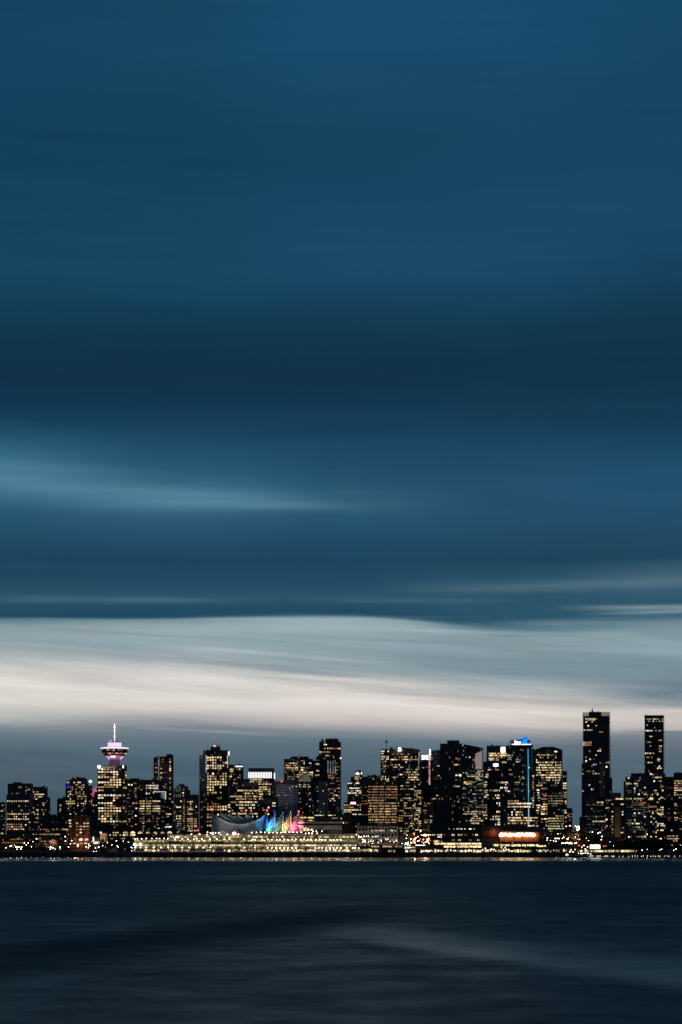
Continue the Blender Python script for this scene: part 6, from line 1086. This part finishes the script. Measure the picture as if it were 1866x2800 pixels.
# ---- dark seawall trees
def crown_mesh(seed, n=900):
    r = random.Random(seed); bm = BM(); cl_ = [(r.gauss(0, .42), r.gauss(0, .42), r.uniform(.35, 1.0), r.uniform(.18, .34)) for _ in range(12)]
    for _ in range(n):
        c = r.choice(cl_); p = Vector((c[0], c[1], c[2])) + Vector((r.gauss(0, 1), r.gauss(0, 1), r.gauss(0, .8))) * c[3] * .6; s = r.uniform(.025, .05)
        a, q_ = Vector((r.gauss(0, 1), r.gauss(0, 1), r.gauss(0, 1))).normalized(), Vector((r.gauss(0, 1), r.gauss(0, 1), r.gauss(0, 1))).normalized()
        w_ = a.cross(q_).normalized(); bm.faces.new([bm.verts.new(p + a * s * i + w_ * s * j) for i, j in ((-1, -1), (1, -1), (1, 1), (-1, 1))])
    me = bpy.data.meshes.new('crown'); bm.to_mesh(me); bm.free(); me.materials.append(plain('foliage_dark', (.045, .055, .03), .9)); return me
crs = [crown_mesh(s) for s in (1, 2, 3)]
bm = BM(); tube(bm, (0, 0, 0), (.02, .01, .6), .045, .02, 7); [tube(bm, (.01, 0, .3 + .06 * k), (.3 * math.cos(k * 2.4), .3 * math.sin(k * 2.4), .55 + .07 * k), .02, .008, 5) for k in range(5)]; trm = bpy.data.meshes.new('trunk'); bm.to_mesh(trm); bm.free(); trm.materials.append(plain('bark', (.06, .045, .035), .9))
def trees(pts, where, group):
    for i, (px, top, Y) in enumerate(sorted(pts)):
        h = Z(top, Y) - ground(Y); nth = ', leftmost' if i == 0 else (', rightmost' if i == len(pts) - 1 else ', ' + ordinal(i + 1) + ' from the left')
        o = thing('tree', f'dark leafy tree {where}{nth if len(pts) > 1 else str()}', 'tree', (X(px, Y), Y, ground(Y)), group); o.rotation_euler.z = i * 1.7; o.scale = (h * .95, h * .95, h / 1.15)
        c = bpy.data.objects.new('trunk', trm); COL.objects.link(c); c.parent = o; c = bpy.data.objects.new('crown', crs[i % 3]); COL.objects.link(c); c.parent = o
rr = random.Random(2)
trees([(1690 + k * 11.5 + rr.uniform(-3, 3), 2297 + rr.uniform(-6, 8), 2650 + rr.uniform(0, 40)) for k in range(16)], 'on the seawall at the right', 'seawall trees at the right')
trees([(12 + k * 21 + rr.uniform(-5, 5), 2310 + rr.uniform(-5, 5), 2640 + rr.uniform(0, 20)) for k in range(8)], 'on the dark bank at the lower left', 'bank trees at the lower left')
trees([(1590 + k * 15 + rr.uniform(-4, 4), 2300 + rr.uniform(-6, 6), 2690 + rr.uniform(0, 15)) for k in range(6)], 'below the tallest right tower', 'trees below the tallest right tower')
trees([(1577, 2268, 2672)], 'hung with orange lights at the foot of the bright street gap', 'lit tree')
for px, py, Y, e_ in ((1577, 2285, 2668, 9000), (1573, 2297, 2664, 5000), (1583, 2276, 2676, 6000), (1150, 2300, 2690, 5000), (1165, 2290, 2700, 5000), (1180, 2296, 2700, 4000), (1135, 2302, 2690, 4000), (965, 2300, 2690, 7000), (985, 2302, 2690, 5000), (40, 2312, 2660, 4000), (30, 2313, 2656, 3000), (150, 2312, 2660, 3000), (205, 2310, 2670, 4000)):  # point lights added for a warm glow on the tree, streets and nearby walls
    l = bpy.data.lights.new('street_glow_fill', 'POINT'); l.energy = e_; l.color = (1, .50, .22) if px > 1000 else (1, .66, .36); l.shadow_soft_size = .5; o = bpy.data.objects.new('street_glow_fill', l); COL.objects.link(o); o.location = (X(px, Y), Y, Z(py, Y))
# ---- fittings belong to the part that carries them
SUB = {'cabin_window': 'cabin', 'beacon': 'mast', 'mast_dishes': 'mast', 'mast_tip': 'mast', 'parapet_post': 'glass_parapet', 'lettering': 'lantern_base', 'balcony_lamp': 'balcony', 'sign_marks': 'sign_panel', 'lantern_side': 'lantern_base',
       'hall_lights': 'timber_wall', 'dome_ribs': 'glass_dome', 'pod_glow_panel': 'pod_underside', 'roof_aerial': 'drum_roof', 'billboard_posts': 'billboard', 'lamp_post': 'rooftop_lamp', 'roof_lattice': 'roof_box'}
for r in [o for o in bpy.data.objects if o.parent is None and o.type == 'EMPTY']:
    kids = {}
    for c in r.children: kids.setdefault(c.name.split('.')[0], []).append(c)
    for a_, p_ in SUB.items():
        if a_ in kids and p_ in kids:
            for i, c in enumerate(kids[a_]): c.parent = kids[p_][0 if r.name != 'tent_roof' or len(kids[p_]) < 10 else (0, 1, 8, 9)[i % 4]]
